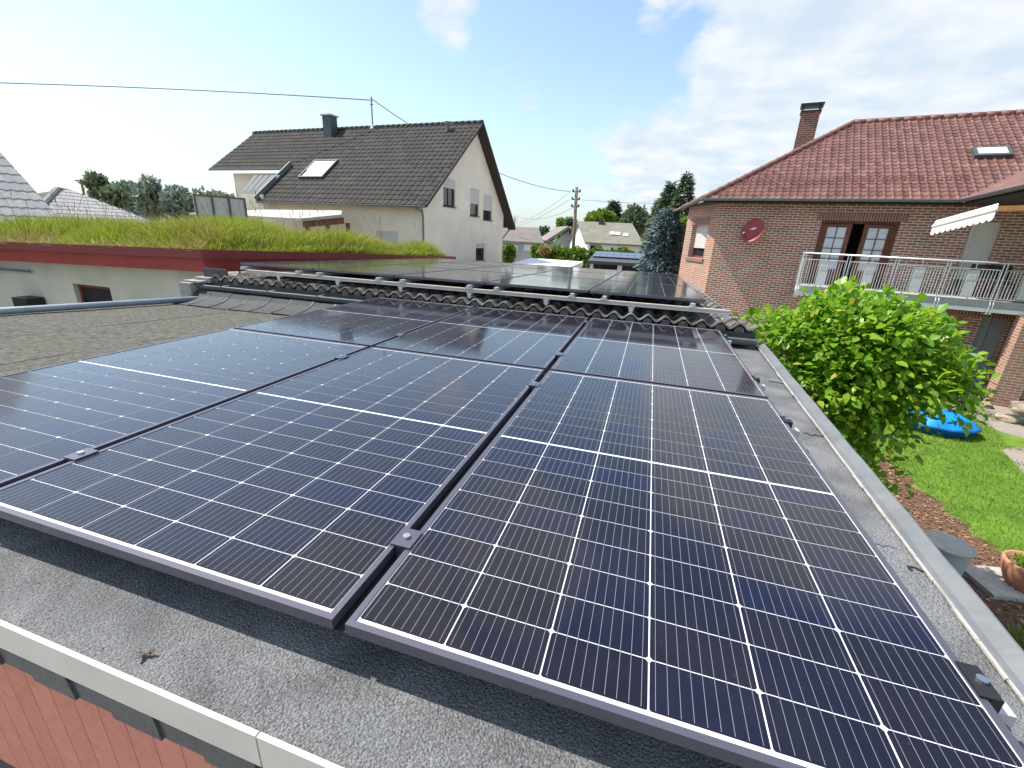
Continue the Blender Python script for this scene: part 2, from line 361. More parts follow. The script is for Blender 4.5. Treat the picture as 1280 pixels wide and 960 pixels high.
M['apron'] = mat('apron', (.035, .038, .042), .75, var=.3, scale=14, bump=.3, bscale=80)
M['slate'] = mat('slate', (.065, .072, .08), .6, var=.25, scale=14, bump=.3, bscale=80)
M['black'] = mat('black', (.012, .012, .014), .5, var=.2)
M['blackalu'] = mat('blackalu', (.10, .095, .125), .40, .35, var=.05, coat=.3)
M['bolt'] = mat('bolt', (.7, .7, .7), .3, 1.)
M['salmon'] = brickmat('salmon', (.53, .20, .14), (.49, .18, .125), (.30, .11, .085), .085, 1.6, .0022, 0, .5)
M['darkwall'] = mat('darkwall', (.05, .05, .045), .9)
M['mortar'] = mat('mortar', (.34, .32, .29), .95, var=.25, scale=18, bump=.6, bscale=50)
M['otile'] = tilemat('otile', [(.055, .045, .040), (.09, .075, .066), (.07, .06, .053)], .9, (.27, .26, .23), .75, .6, 7.)
M['filler'] = mat('filler', (.13, .115, .10), .95, var=.4, scale=25, bump=.7, bscale=60)
M['redpaint'] = mat('redpaint', (.20, .032, .03), .5, var=.12, scale=3)
M['redpaint2'] = mat('redpaint2', (.30, .036, .028), .55, var=.15, scale=3)
M['creamwall'] = mat('creamwall', (.60, .59, .46), .9, var=.25, scale=1.3, bump=.2, bscale=60, col2=(.62, .60, .50))
M['soil'] = mat('soil', (.10, .085, .04), .95, var=.4, scale=3, bump=.5, bscale=12, col2=(.20, .17, .07))
M['grass'] = leafmat('grass', (.16, .24, .015), (.38, .43, .04), (.42, .34, .14), .4)
t_ = M['grass'].node_tree; tc_ = N(t_, 'ShaderNodeTexCoord'); ng = N(t_, 'ShaderNodeTexNoise'); ng.inputs['Scale'].default_value = .9; ng.inputs['Detail'].default_value = 4; L(t_, tc_.outputs['Object'], ng.inputs['Vector'])
mg = N(t_, 'ShaderNodeMapRange'); L(t_, ng.outputs['Fac'], mg.inputs[0]); mg.inputs[1].default_value = .47; mg.inputs[2].default_value = .66; mg.inputs[4].default_value = .75
mi_ = N(t_, 'ShaderNodeMix', data_type='RGBA'); L(t_, mg.outputs[0], mi_.inputs['Factor']); crn = [q for q in t_.nodes if q.type == 'VALTORGB'][0]
for l_ in list(crn.outputs[0].links): L(t_, mi_.outputs[2], l_.to_socket)
L(t_, crn.outputs[0], mi_.inputs[6]); mi_.inputs[7].default_value = (.36, .29, .09, 1)
M['drygrass'] = leafmat('drygrass', (.30, .24, .08), (.42, .34, .15), None, .35)
M['render'] = mat('render', (.84, .73, .58), .92, var=.09, scale=1.1, bump=.15, bscale=120)
M['render2'] = mat('render2', (.84, .75, .62), .92, var=.08, scale=1.1, bump=.15, bscale=120)
M['dtile'] = tilemat('dtile', [(.015, .0135, .012), (.032, .028, .024), (.023, .021, .019), (.044, .039, .033)], .9, (.12, .11, .09), .42, .4, 6.)
M['btile'] = tilemat('btile', [(.11, .046, .035), (.18, .084, .064), (.14, .062, .049), (.22, .112, .09)], .42, (.10, .06, .055), .35, .2, 3.)
M['gtile'] = tilemat('gtile', [(.33, .32, .32), (.42, .41, .40), (.37, .36, .36)], .85, (.24, .23, .22), .3, .3)
M['ridge'] = mat('ridge', (.17, .07, .055), .6, var=.35, scale=5)
M['dridge'] = mat('dridge', (.04, .045, .035), .8, var=.35, scale=5)
M['brick'] = brickmat('brick', (.36, .15, .10), (.20, .085, .06), (.64, .54, .44))
M['brick_sunlit'] = brickmat('brick_sunlit', (.42, .20, .125), (.32, .14, .09), (.50, .43, .35))  # paler copy of the brick, sunlight put into its colour for chamfer and pillar
M['brickdark'] = brickmat('brickdark', (.20, .075, .055), (.13, .055, .04), (.28, .22, .18))
M['soldier'] = brickmat('soldier', (.27, .10, .07), (.19, .07, .055), (.42, .35, .30), .075, .5, .010)
M['wood'] = mat('wood', (.16, .05, .025), .5, var=.3, scale=9)
M['beam'] = mat('beam', (.42, .20, .07), .55, var=.2, scale=6)
M['white'] = mat('white', (.78, .78, .77), .5, var=.03)
M['shutter'] = mat('shutter', (.60, .58, .54), .6, var=.05)
M['glass'] = glassmat('glass')
M['curtain'] = mat('curtain', (.62, .66, .70), .25, var=.12, scale=5, spec=.9)
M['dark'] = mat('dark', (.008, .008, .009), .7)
M['eave'] = mat('eave', (.035, .028, .024), .8)
M['steel'] = mat('steel', (.70, .71, .72), .35, .55, var=.05)
M['slab'] = mat('slab', (.40, .41, .41), .8, var=.12, scale=4)
M['frost'] = mat('frost', (.60, .60, .61), .5, var=.12, scale=25)
M['awning'] = mat('awning', (.72, .71, .66), .8, var=.08, scale=10)
M['dish'] = mat('dish', (.30, .035, .035), .45, var=.1, scale=4)
M['lawn'] = mat('lawn', (.075, .165, .012), .9, var=.3, scale=2.2, bump=.6, bscale=40, col2=(.155, .27, .02), detail=8)
M['lawnblade'] = leafmat('lawnblade', (.08, .19, .01), (.22, .36, .02), (.42, .40, .12), .4)
M['mulch'] = mat('mulch', (.07, .035, .02), .95, var=.3, scale=30, bump=1., bscale=60, col2=(.22, .12, .07))
M['chip'] = leafmat('chip', (.10, .045, .025), (.36, .21, .12), (.50, .36, .24), 0., .8)
M['paving'] = mat('paving', (.30, .26, .22), .9, var=.12, scale=5, bump=.4, bscale=50)
M['stone'] = mat('stone', (.33, .27, .20), .9, var=.35, scale=6, bump=.8, bscale=14)
M['paleconc'] = mat('paleconc', (.42, .40, .36), .9, var=.2, scale=9, bump=.4, bscale=50)
M['blue'] = mat('blue', (.006, .24, .66), .38, var=.08, scale=4)
M['darkblue'] = mat('darkblue', (.004, .12, .45), .4, var=.08)
M['terracotta'] = mat('terracotta', (.50, .22, .13), .8, var=.15, scale=8)
M['bush'] = leafmat('bush', (.12, .29, .015), (.32, .52, .035), (.52, .50, .06), .5, .4, .5)
M['bark'] = mat('bark', (.10, .075, .055), .9, var=.3, scale=12, bump=.5)
M['tree'] = leafmat('tree', (.05, .085, .035), (.12, .17, .06), None, .25)
M['treehazy'] = leafmat('treehazy', (.16, .21, .16), (.28, .34, .26), None, .2)  # distance haze put into the leaf colours as a paler tone
M['treegrey'] = leafmat('treegrey', (.09, .12, .06), (.20, .24, .14), (.05, .07, .03), .25)
M['treelight'] = leafmat('treelight', (.11, .19, .02), (.22, .31, .04), None, .35)
M['conifer'] = leafmat('conifer', (.06, .10, .05), (.14, .19, .10), None, .15)
M['bluespruce'] = leafmat('bluespruce', (.08, .13, .145), (.22, .31, .32), None, .08, .7)
M['hedge'] = leafmat('hedge', (.07, .13, .015), (.17, .27, .025), (.30, .28, .03), .3)
M['greywall'] = mat('greywall', (.36, .38, .38), .9)
M['whitewall'] = mat('whitewall', (.80, .79, .75), .9, var=.03)
M['yellowwall'] = mat('yellowwall', (.60, .50, .30), .9, var=.03)
M['brownroof'] = mat('brownroof', (.20, .175, .155), .85, var=.15, scale=.8, bump=.3, bscale=8)
M['oliveroof'] = mat('oliveroof', (.20, .19, .15), .85, var=.2, scale=.8, bump=.3, bscale=8)
M['orangeroof'] = mat('orangeroof', (.50, .19, .10), .8, var=.12, scale=2)
M['membrane'] = mat('membrane', (.80, .81, .79), .6, var=.03)
M['pole'] = mat('pole', (.16, .12, .09), .85, var=.2)
M['wire'] = mat('wire', (.14, .14, .15), .6)
M['fence'] = mat('fence', (.52, .52, .51), .8, var=.15)
M['ground'] = mat('ground', (.30, .28, .23), .95, var=.3, scale=.6, bump=.3, bscale=10, col2=(.42, .39, .33))
M['far'] = mat('far', (.06, .10, .03), .95, var=.35, scale=.2, col2=(.12, .17, .05))
# solar laminate
def cellmat():
    Mt = bpy.data.materials.new('cell'); Mt.use_nodes = True; t = Mt.node_tree; p = t.nodes['Principled BSDF']
    g = N(t, 'ShaderNodeNewGeometry'); cr = N(t, 'ShaderNodeValToRGB'); L(t, g.outputs['Random Per Island'], cr.inputs[0])
    cr.color_ramp.elements[0].color = (.004, .005, .024, 1); cr.color_ramp.elements[1].color = (.007, .006, .013, 1)
    e_ = cr.color_ramp.elements.new(.5); e_.color = (.0055, .005, .010, 1)
    tcn = N(t, 'ShaderNodeTexCoord'); oi = N(t, 'ShaderNodeObjectInfo'); va = N(t, 'ShaderNodeVectorMath', operation='ADD'); L(t, tcn.outputs['Object'], va.inputs[0]); L(t, oi.outputs['Location'], va.inputs[1])
    d1 = N(t, 'ShaderNodeTexNoise'); d1.inputs['Scale'].default_value = 2.2; d1.inputs['Detail'].default_value = 8; d1.inputs['Roughness'].default_value = .7; L(t, va.outputs[0], d1.inputs['Vector'])
    d2 = N(t, 'ShaderNodeTexVoronoi'); d2.inputs['Scale'].default_value = 38; L(t, va.outputs[0], d2.inputs['Vector'])
    sp_ = N(t, 'ShaderNodeMapRange'); L(t, d2.outputs['Distance'], sp_.inputs[0]); sp_.inputs[1].default_value = .10; sp_.inputs[2].default_value = .04; sp_.inputs[4].default_value = .22
    du = N(t, 'ShaderNodeMapRange'); L(t, d1.outputs['Fac'], du.inputs[0]); du.inputs[1].default_value = .38; du.inputs[2].default_value = .75; du.inputs[4].default_value = .05
    dm = N(t, 'ShaderNodeMix', data_type='RGBA'); L(t, math_(t, 'ADD', du.outputs[0], math_(t, 'MULTIPLY', sp_.outputs[0], d1.outputs['Fac'])), dm.inputs['Factor']); L(t, cr.outputs[0], dm.inputs[6]); dm.inputs[7].default_value = (.20, .18, .155, 1)
    L(t, dm.outputs[2], p.inputs['Base Color']); p.inputs['Roughness'].default_value = .35; p.inputs['Specular IOR Level'].default_value = .06
    rm = N(t, 'ShaderNodeMapRange'); L(t, d1.outputs['Fac'], rm.inputs[0]); rm.inputs[1].default_value = .35; rm.inputs[2].default_value = .7; rm.inputs[3].default_value = .045; rm.inputs[4].default_value = .13; L(t, rm.outputs[0], p.inputs['Coat Roughness'])
    p.inputs['Coat Weight'].default_value = 1; p.inputs['Coat IOR'].default_value = 1.45
    return Mt
def coated(name, col):
    Mt = bpy.data.materials.new(name); Mt.use_nodes = True; p = Mt.node_tree.nodes['Principled BSDF']
    p.inputs['Base Color'].default_value = (*col, 1); p.inputs['Roughness'].default_value = .5
    p.inputs['Coat Weight'].default_value = 1; p.inputs['Coat Roughness'].default_value = .06; p.inputs['Coat IOR'].default_value = 1.27
    return Mt
M['cell'] = cellmat(); M['back'] = coated('back', (.72, .73, .76)); M['bus'] = coated('bus', (.20, .20, .23))

# ================================================================== SOLAR PANELS
def panel_meshes(Wp, Hp, mx_, my, busbars=9, T=.025):
    fr = MB(); b = .0135
    fr.box((0, 0, -T), (Wp, b, 0)); fr.box((0, Hp-b, -T), (Wp, Hp, 0)); fr.box((0, b, -T), (b, Hp-b, 0)); fr.box((Wp-b, b, -T), (Wp, Hp-b, 0))
    lam = MB(); z = -.003
    lam.poly([(b, b, z), (Wp-b, b, z), (Wp-b, Hp-b, z), (b, Hp-b, z)], 1); lam.poly([(b, Hp-b, z-.006), (Wp-b, Hp-b, z-.006), (Wp-b, b, z-.006), (b, b, z-.006)], 1)
    cw = (Wp-2*mx_)/6; cb = .009; ch = (Hp-2*my-cb)/18; gx, gy, cf = .0015, .0012, .0048; zc_ = z+.0007; zb = z+.0012
    for i in range(6):
        x0 = mx_+i*cw+gx; x1 = mx_+(i+1)*cw-gx
        for j in range(-9, 9):
            y0 = Hp/2+j*ch+(cb/2 if j >= 0 else -cb/2)+gy; y1 = y0+ch-2*gy
            c2_ = cf*.55; ca_, cb_ = (cf, c2_) if (j % 2) == 0 else (c2_, cf)
            pts = [(x0, y0+ca_), (x0+ca_, y0), (x1-ca_, y0), (x1, y0+ca_), (x1, y1-cb_), (x1-cb_, y1), (x0+cb_, y1), (x0, y1-cb_)]
            lam.poly([(px, py, zc_) for px, py in pts], 0)
        for (ya, yb) in ((my+.004, Hp/2-cb/2-.002), (Hp/2+cb/2+.002, Hp-my-.004)):
            for k in range(busbars):
                xc = x0+(x1-x0)*(k+.5)/busbars; w = .00048
                lam.poly([(xc-w, ya, zb), (xc+w, ya, zb), (xc+w, yb, zb), (xc-w, yb, zb)], 2)
    return fr, lam
Wp, Hp, G = 1.134, 1.8252, .0297
pgrp = 'solar panels laid flat on the garage roof'
def make_panel(Wp, Hp, mx_, my, label, grp, loc, bb=9):
    t = thing('solar_panel', label, 'solar panel', loc, grp)
    fr, lam = panel_meshes(Wp, Hp, mx_, my, bb); o0 = np.array(loc)
    for k in (fr, lam): k.v = [tuple(np.array(p)+o0) for p in k.v]
    fr.build('panel_frame', M['blackalu'], t, bevel=.0015); lam.build('cell_laminate', [M['cell'], M['back'], M['bus']], t)
    return t
lab_front = {(0, 0): 'large dark blue solar panel nearest the camera at the right roof edge', (-1, 0): 'solar panel in the middle of the nearest row, front edge over bare grey roofing',
             (-2, 0): 'solar panel at the left end of the nearest row beside the weathered roof felt', (0, 1): 'solar panel of the second row nearest the bush and the cut gutter end',
             (-1, 1): 'middle solar panel of the second row, just below the wavy tile edge', (-2, 1): 'left solar panel of the second row, against the curved black shingle strip'}
P0 = make_panel(Wp, Hp, .0150, .0225, lab_front[(0, 0)], pgrp, (0, 0, 0))
for (c, r), lb in lab_front.items():
    if (c, r) == (0, 0): continue
    q = copy_tree(P0, None, (c*(Wp+G), r*(Hp+G), 0)); q['label'] = lb

# clamps
def clamp_parts(t, end):
    loc = org(t); mb = MB(); x, y, z = loc
    if end:
        mb.box((x-.012, y-.035, z+.0015), (x+.022, y+.035, z+.0055)); mb.box((x+.004, y-.035, z-.06), (x+.022, y+.035, z+.0015)); mb.box((x+.022, y-.03, z-.065), (x+.055, y+.035, z-.058))
    else: mb.box((x-.027, y-.033, z+.0015), (x+.027, y+.033, z+.0055)); mb.box((x-.011, y-.033, z-.05), (x+.011, y+.033, z+.0015))
    mb.build('clamp_body', M['black'] if end else M['blackalu'], t, bevel=.001)
    mb = MB(); xx = x+.008 if end else x
    mb.tube([(xx, y, z+.0056), (xx, y, z+.012)], .009, 12); mb.tube([(xx, y, z+.0121), (xx, y, z+.0124)], .004, 6)
    mb.build('clamp_bolt', M['bolt'], t)
g1 = -G/2
spots = [(g1, .26, 'panel clamp between the two nearest panels, closest to the camera', 0), (g1, 1.54, 'panel clamp in the gap left of the nearest panel, by its far end', 0),
         (g1, 2.19, 'panel clamp in the gap between right and middle second row panels', 0), (g1, 3.42, 'panel clamp in the right gap just before the tile eave', 0),
         (g1-Wp-G, .26, 'panel clamp at the front of the gap between middle and left nearest panels', 0), (g1-Wp-G, 1.54, 'panel clamp at the far end of the gap between middle and left nearest panels', 0),
         (g1-Wp-G, 2.19, 'panel clamp in the gap left of the middle second row panel', 0), (g1-Wp-G, 3.42, 'panel clamp in the left gap right before the tile eave', 0)]
for x, y, lb, e in spots:
    t = thing('panel_clamp', lb, 'clamp', (x, y, 0), 'clamps holding the garage roof panels'); clamp_parts(t, False)
for y, lb in ((.27, 'black end clamp with bolt at the right edge nearest the camera'), (1.54, 'black end clamp at the far right corner of the nearest panel'), (2.19, 'end clamp on the right edge of the second row panel, front one'), (3.42, 'end clamp on the right edge of the second row panel near the gutter')):
    t = thing('end_clamp', lb, 'clamp', (Wp, y, 0), 'end clamps on the right panel edge'); clamp_parts(t, True)
ZR = -.12
for y, lb in ((.27, 'first'), (1.54, 'second'), (2.19, 'third'), (3.42, 'fourth')):
    mb = MB(); mb.box((-2*(Wp+G)-.03, y-.02, -.078), (Wp+.062, y+.02, -.036)); mb.box((Wp+.0621, y-.017, -.075), (Wp+.064, y+.017, -.04))
    o = mb.build('mounting_rail', M['alu']); tag(o, lb+' aluminium cross rail from the camera, running under the garage roof panels', 'rail', 'cross rails under the garage roof panels')
    for x in (-2.2, -1.1, 0., 1.0):
        mb = MB(); mb.box((x-.05, y-.04, ZR-.10), (x+.05, y+.04, -.0785)); f = mb.build('rail_foot', M['black'], o)

# ================================================================== GARAGE (near flat roof)
zr = ZR
ga = thing('garage', 'flat roofed garage with grey felt, salmon brick wall and pale metal roof trim', 'garage', (-1.5, 0, -3.17))
XR0, XR1 = 1.345, 1.53          # outer right edge near / far
FY = -.155; BY = 3.86
mb = MB()
# membrane with subdivided sheet
def sheet(mb, quad, nx, ny, m=0, wob=0.):
    a, b, c, d = (np.array(p, float) for p in quad); g = {}
    for i in range(nx+1):
        for j in range(ny+1):
            u, v = i/nx, j/ny; p = (a*(1-u)+b*u)*(1-v)+(d*(1-u)+c*u)*v
            p[2] += zf(p[0], p[1])-zr
            if wob: p = p+np.array([0, 0, wob*(math.sin(p[0]*7+p[1]*3)+math.sin(p[1]*9-p[0]*4))*.5])
            g[i, j] = p
    for i in range(nx):
        for j in range(ny): mb.poly([g[i, j], g[i+1, j], g[i+1, j+1], g[i, j+1]], m)
def zf(x, y): return zr-min(1., max(0., (y-FY)/4.))*(.02+.13*min(1., max(0., (1.4-x)/5.5)))
sheet(mb, [(-2.45, FY, zr), (XR0-.05, FY, zr), (XR1-.05, BY, zr), (-2.45, BY, zr)], 30, 30, 0, .002)
mb.build('roof_felt', M['bitumen'], ga, smooth=True, weld=True)
mb = MB()
OL0, OL1 = np.array([-5.62, .55]), np.array([-4.12, 3.75])      # left edge of the weathered felt
sheet(mb, [(-5.95, FY, zr+.001), (-2.40, FY, zr+.001), (-2.40, BY, zr+.001), (-4.75, BY, zr+.001)], 20, 20, 0, .002)
mb.build('weathered_felt', M['oldbitumen'], ga, smooth=True, weld=True)
# felt lap seams
mb = MB()
def lap(p, q, w=.010, h=.006, z=None):
    p = np.array([p[0], p[1]]); q = np.array([q[0], q[1]]); n_ = 14; pp = [p+(q-p)*k/n_+rng.normal(size=2)*.006 for k in range(n_+1)]
    for a, b in zip(pp[:-1], pp[1:]):
        d = (b-a)/np.linalg.norm(b-a); no = np.array([-d[1], d[0]])
        mb.obox((*(a-no*w/2), zf(a[0], a[1])-.001), (*(b-a), zf(b[0], b[1])-zf(a[0], a[1])), (*(no*w), 0), (0, 0, h))
for a, b in [((0, 419), (300, 386)), ((0, 457), (200, 430))]:
    mb = MB(); A_, B_ = zat(*a, zr-.04), zat(*b, zr-.10); d = B_-A_; lap(A_-d*.2, B_+d*.12, .006, .004); mb.build('felt_seam', M['black'], ga)
mb = MB()
for px, py, qx, qy in [(955, 473, 1010, 482), (997, 538, 1040, 546), (1120, 705, 1172, 714)]:
    mb = MB(); lap(zat(px, py, zr)+np.array([.03, 0, 0]), zat(qx, qy, zr), .006, .004); mb.build('felt_joint', M['black'], ga)
# front trim
mb = MB()
def strip(mb, x0, x1, ya, yb, za, zb, m=0): mb.box((x0, ya, za), (x1, yb, zb), m)
x = -6.0
while x < 1.2:
    x2 = min(x+1.98, XR0-.02)
    strip(mb, x, x2-.004, FY-.012, FY-.003, zr-.060+rng.random()*.001, zr+.020)
    x = x2
mb.build('roof_trim', M['aluw'], ga, bevel=.003)
mb = MB(); x = -5.6; k = 0
while x < 1.28:     # slate shingles under the trim
    w = .125; mb.obox((x, FY+.004-(.006 if k % 2 else 0), zr-.15), (w+.01, 0, 0), (0, .012, 0), (0, -.004, .088)); x += w; k += 1
mb.build('slate_shingles', M['slate'], ga, bevel=.002)
# corner pieces, walls
mb = MB()
mb.wall((-5.62, FY+.03), (XR0-.04, FY+.03), -.85, zr-.05)
mb.poly([(-5.62, FY+.03, -.85), (-5.62, FY+.25, -.85), (XR0-.04, FY+.25, -.85), (XR0-.04, FY+.03, -.85)][::-1])
mb.build('brick_fascia', M['salmon'], ga)
mb = MB(); mb.wall((-5.62, FY+.25), (XR0-.04, FY+.25), -3.17, -.85); mb.wall((XR0-.04, FY+.03), (XR1-.04, BY), -3.17, zr-.02); mb.wall((-4.7, BY), (-5.9, FY+.03), -3.17, -.34)
mb.build('wall', M['darkwall'], ga)
# right edge flashing : upstand profile along the slightly skewed edge
mb = MB(); A_ = np.array([XR0, FY-.02]); B_ = np.array([XR1, BY-.02]); nfl = 40
prof = [(-.056, .002), (-.052, .005), (-.036, .006), (-.012, .026), (-.006, .030), (.0, .029), (.003, .022), (.003, -.08)]
rows = []
for k in range(nfl+1):
    p = A_+(B_-A_)*k/nfl; wv = .003*math.sin(k*1.7)+.002*math.sin(k*.6)
    rows.append([(p[0]+dx+wv*.6, p[1], zr+dz) for dx, dz in prof])
for k in range(nfl):
    for j in range(len(prof)-1):
        mb.poly([rows[k][j], rows[k][j+1], rows[k+1][j+1], rows[k+1][j]][::-1], 0)
mb.build('edge_flashing', M['zinc'], ga, weld=True)
mb = MB()
for k in range(0, nfl):
    if True:
        p = A_+(B_-A_)*k/nfl; q = A_+(B_-A_)*(k+1.02)/nfl; w = .003+.005*rng.random(); mb.obox((p[0]-.058-w, p[1], zr+.0005), (q[0]-p[0], q[1]-p[1], 0), (w, 0, 0), (0, 0, .006))
mb.build('flashing_sealant', M['paleconc'], ga)
# tube edge of the weathered roof
mb = MB(); e0 = zat(0, 389, -.155); e1 = zat(288, 371, -.225); d = e1-e0; s0 = e0-d*.9
mb.tube([s0, e1], .033, 12); mb.build('edge_pipe', M['zincedge'], ga, smooth=True)
mb = MB(); mb.wall((e1[0]-.02, e1[1]), (s0[0]-.02, s0[1]), -3.17, -.30)
mb.build('side_wall', M['darkwall'], ga)
# curved shingle apron below the gutter
mb = MB(); x = -4.95; k = 0
while x < .75:
    w = .30; pr_ = [(3.30, zf(x+.15, 3.3)+.004), (3.40, zf(x+.15, 3.3)*.90-.0125), (3.50, zf(x+.15, 3.3)*.72-.035), (3.58, zf(x+.15, 3.3)*.40-.075), (3.63, -.122)]
    dz = .004 if k % 2 else 0.
    for (y0, z0), (y1, z1) in zip(pr_[:-1], pr_[1:]):
        mb.obox((x, y0, z0+dz), (w+.02, 0, 0), (0, y1-y0, z1-z0), (0, -.003, .006))
    x += w; k += 1
mb.build('shingle_apron', M['apron'], ga)
mb = MB(); x = -4.95
while x < .75:
    pr_ = [(3.30, zf(x+.15, 3.3)+.004), (3.40, zf(x+.15, 3.3)*.90-.0125), (3.50, zf(x+.15, 3.3)*.72-.035), (3.58, zf(x+.15, 3.3)*.40-.075), (3.63, -.122)]
    for (y0, z0), (y1, z1) in zip(pr_[:-1], pr_[1:]): mb.obox((x-.005, y0-.002, z0+.012), (.012, 0, 0), (0, y1-y0, z1-z0), (0, -.001, .002))
    x += .30
mb.build('apron_joint', M['black'], ga)
for k_ in range(2):
    xg = -G/2-k_*(Wp+G); mb = MB(); mb.box((xg-G*.8, .006, -.0345), (xg+G*.8, 3.66, -.0305)); mb.build('gap_light_stop', M['black'], ga)  # added black strips that stop sun streaks through the panel gaps
for (a, b) in (((172, 766), (232, 738)), ((1085, 676), (1122, 684))):
    mb = MB(); A_, B_ = zat(*a, zr), zat(*b, zr)
    for k in range(9):
        p = A_+(B_-A_)*(k/9); q = A_+(B_-A_)*((k+.8)/9); w = .003+.005*rng.random(); mb.obox((p[0], p[1]+rng.normal()*.002, zf(p[0], p[1])-.001), (q[0]-p[0], q[1]-p[1], 0), (0, w, 0), (0, 0, .003))
    mb.build('chalk_mark', M['chalk'], ga)
n = 110; X = np.concatenate([-1.6+rng.random(n//2)*2.9, 1.17+rng.random(n//2)*.14]); Y = np.concatenate([FY+.02+rng.random(n//2)**2*.14, rng.random(n//2)*3.4]); C = np.stack([X, Y, np.array([zf(a, b) for a, b in zip(X, Y)])+.004], 1)
Vq, Fq = leaf_quads(C, rdir(n)*np.array([1, 1, .2]), .0055, .6, np.tile([0, 0, 1.], (n, 1)), .3); tag(arr('roof_grit', Vq, Fq, M['gritmat']), 'tiny bits of grit and bark blown onto the grey roofing felt', kind='stuff')
# tiny debris
for (px, py, lb) in ((183, 818, 'small brown dead leaf lying on the grey felt in front'),):
    p = zat(px, py, zr+.004); mb = MB()
    for k in range(5):
        a = rng.random()*6.28; mb.obox(p+np.array([rng.normal()*.003, rng.normal()*.003, k*.0015]), (math.cos(a)*.012, math.sin(a)*.012, .002), (-math.sin(a)*.006, math.cos(a)*.006, .001), (0, 0, .0015))
    tag(mb.build('dead_leaf', M['bark']), lb, 'leaf')

# ================================================================== OUTBUILDING with wavy tiles
SL = -.027
ob = thing('outbuilding', 'low outbuilding with lichen-grey wavy tile roof under raised solar panels', 'building', (-1.8, 6.5, -3.17))
O = (-4.78, 3.74, .000); U = (1, 0, 0); Vv = np.array([0, 1, SL]); Vv = Vv/np.linalg.norm(Vv)
ti, un = tiled('roof_tiles', O, U, Vv, [(0, 0), (6.22, 0), (6.0, 5.95), (0, 5.95)], .158, .34, .052, .020, M['otile'], ob, 8, 'wave')
for p in ti.data.polygons: p.use_smooth = True
un.build('roof_deck', M['darkwall'], ob)
mb = MB(); 
for i in range(39):   # closure lumps under every wave
    xc = -4.78+.158*(i+.5)
    rr = .040+.006*rng.random(); mb = MB(); mb.tube([(xc, 3.735+.01*rng.random(), -.004), (xc, 3.80, -.004)], rr, 10); mb.build('eave_filler', M['filler'], ob)
mb = MB(); mb.wall((-4.98, 3.87), (1.36, 3.87), -3.17, -.03); mb.wall((1.36, 3.87), (1.2, 9.6), -3.17, -.06)
mb.wall((1.2, 9.6), (-4.98, 9.6), -3.17, -.16); mb.wall((-4.98, 9.6), (-4.98, 3.87), -3.17, -.16)
mb.build('wall', M['mortar'], ob)
mb = MB(); mb.box((-5.08, 3.55, -.30), (-4.90, 3.92, -.03)); mb.box((-5.0, 3.70, -.03), (-4.76, 4.3, .03)); mb.box((-5.07, 3.60, -.03), (-4.80, 3.74, -.005))
mb.build('rendered_corner', M['mortar'], ob, bevel=.01)
mb = MB(); mb.box((-4.93, 3.78, .03), (-4.55, 3.80, .14)); mb.build('end_flashing', M['slate'], ob)
mb = MB()   # right verge: heavy lichen tiles end
mb.wall((1.42, 3.76), (1.22, 9.6), -.12, .0); mb.build('verge_board', M['mortar'], ob)
# gutter
mb = MB(); gz, gy, gr = -.055, 3.695, .062; n_ = 12
for (r_, s_) in ((gr, 1), (gr-.004, -1)):
    for k in range(n_):
        a, b = math.pi+math.pi*k/n_, math.pi+math.pi*(k+1)/n_
        P = lambda x, t: (x, gy+r_*math.cos(t), gz+r_*math.sin(t))
        f_ = [P(-4.97, a), P(1.44, a), P(1.44, b), P(-4.97, b)]; mb.poly(f_ if s_ > 0 else f_[::-1])
mb.tube([(-4.97, gy-gr, gz), (1.44, gy-gr, gz)], .009, 8)
for xe in (-4.97, 1.437):
    mb.poly([(xe, gy+gr*math.cos(math.pi+math.pi*k/n_), gz+gr*math.sin(math.pi+math.pi*k/n_)) for k in range(n_+1)]); mb.box((xe, gy-gr, gz-.001), (xe+.003, gy+gr, gz+.001))
gut = mb.build('gutter', M['zinc'], ob, smooth=False)
for k in range(9):
    mb = MB(); x = -4.5+k*.7; mb.obox((x, gy-gr-.011, gz-.02), (.024, 0, 0), (0, .003, 0), (0, -.002, .032)); mb.obox((x, gy-gr, gz+.009), (.024, 0, 0), (0, 2*gr, .004), (0, 0, .002))
    mb.obox((x, gy-gr*.85, gz-gr*.7), (.024, 0, 0), (0, -.012, .035), (0, .003, 0)); mb.build('gutter_strap', M['zinc'], gut)

# rails, hooks and the raised array
def zp(y, h): return h+SL*(y-3.87)
rg = 'aluminium rails above the wavy tile roof'
for k, (y, lb, xa, xb) in enumerate([(3.83, 'long aluminium rail above the wavy tile eave, nearest the gutter', -4.28, 1.21), (5.3, 'long aluminium cross rail under the first row of raised panels', -4.4, 1.1), (6.9, 'long aluminium cross rail under the middle row of raised panels', -4.4, 1.1), (8.6, 'long aluminium cross rail under the back row of raised panels', -4.4, 1.1)]):
    mb = MB(); z = zp(y, .116); mb.box((xa, y-.018, z+.004), (xb, y+.018, z+.016)); mb.box((xa, y-.008, z+.016), (xb, y+.018, z+.029)); mb.box((xa, y-.018, z+.029), (xb, y+.018, z+.042))
    o = mb.build('aluminium_rail', M['aluw' if k == 0 else 'alu']); tag(o, lb, 'rail', rg)
pxs = [303, 371, 397.5, 472, 502, 585.6, 620, 715, 755.6, 867]; pys = [332, 338, 341.5, 347, 350, 356, 359, 365.6, 369, 378]
ords = ['leftmost', 'second from the left', 'third from the left', 'fourth from the left', 'fifth from the left', 'fifth from the right', 'fourth from the right', 'third from the right', 'second from the right', 'rightmost']
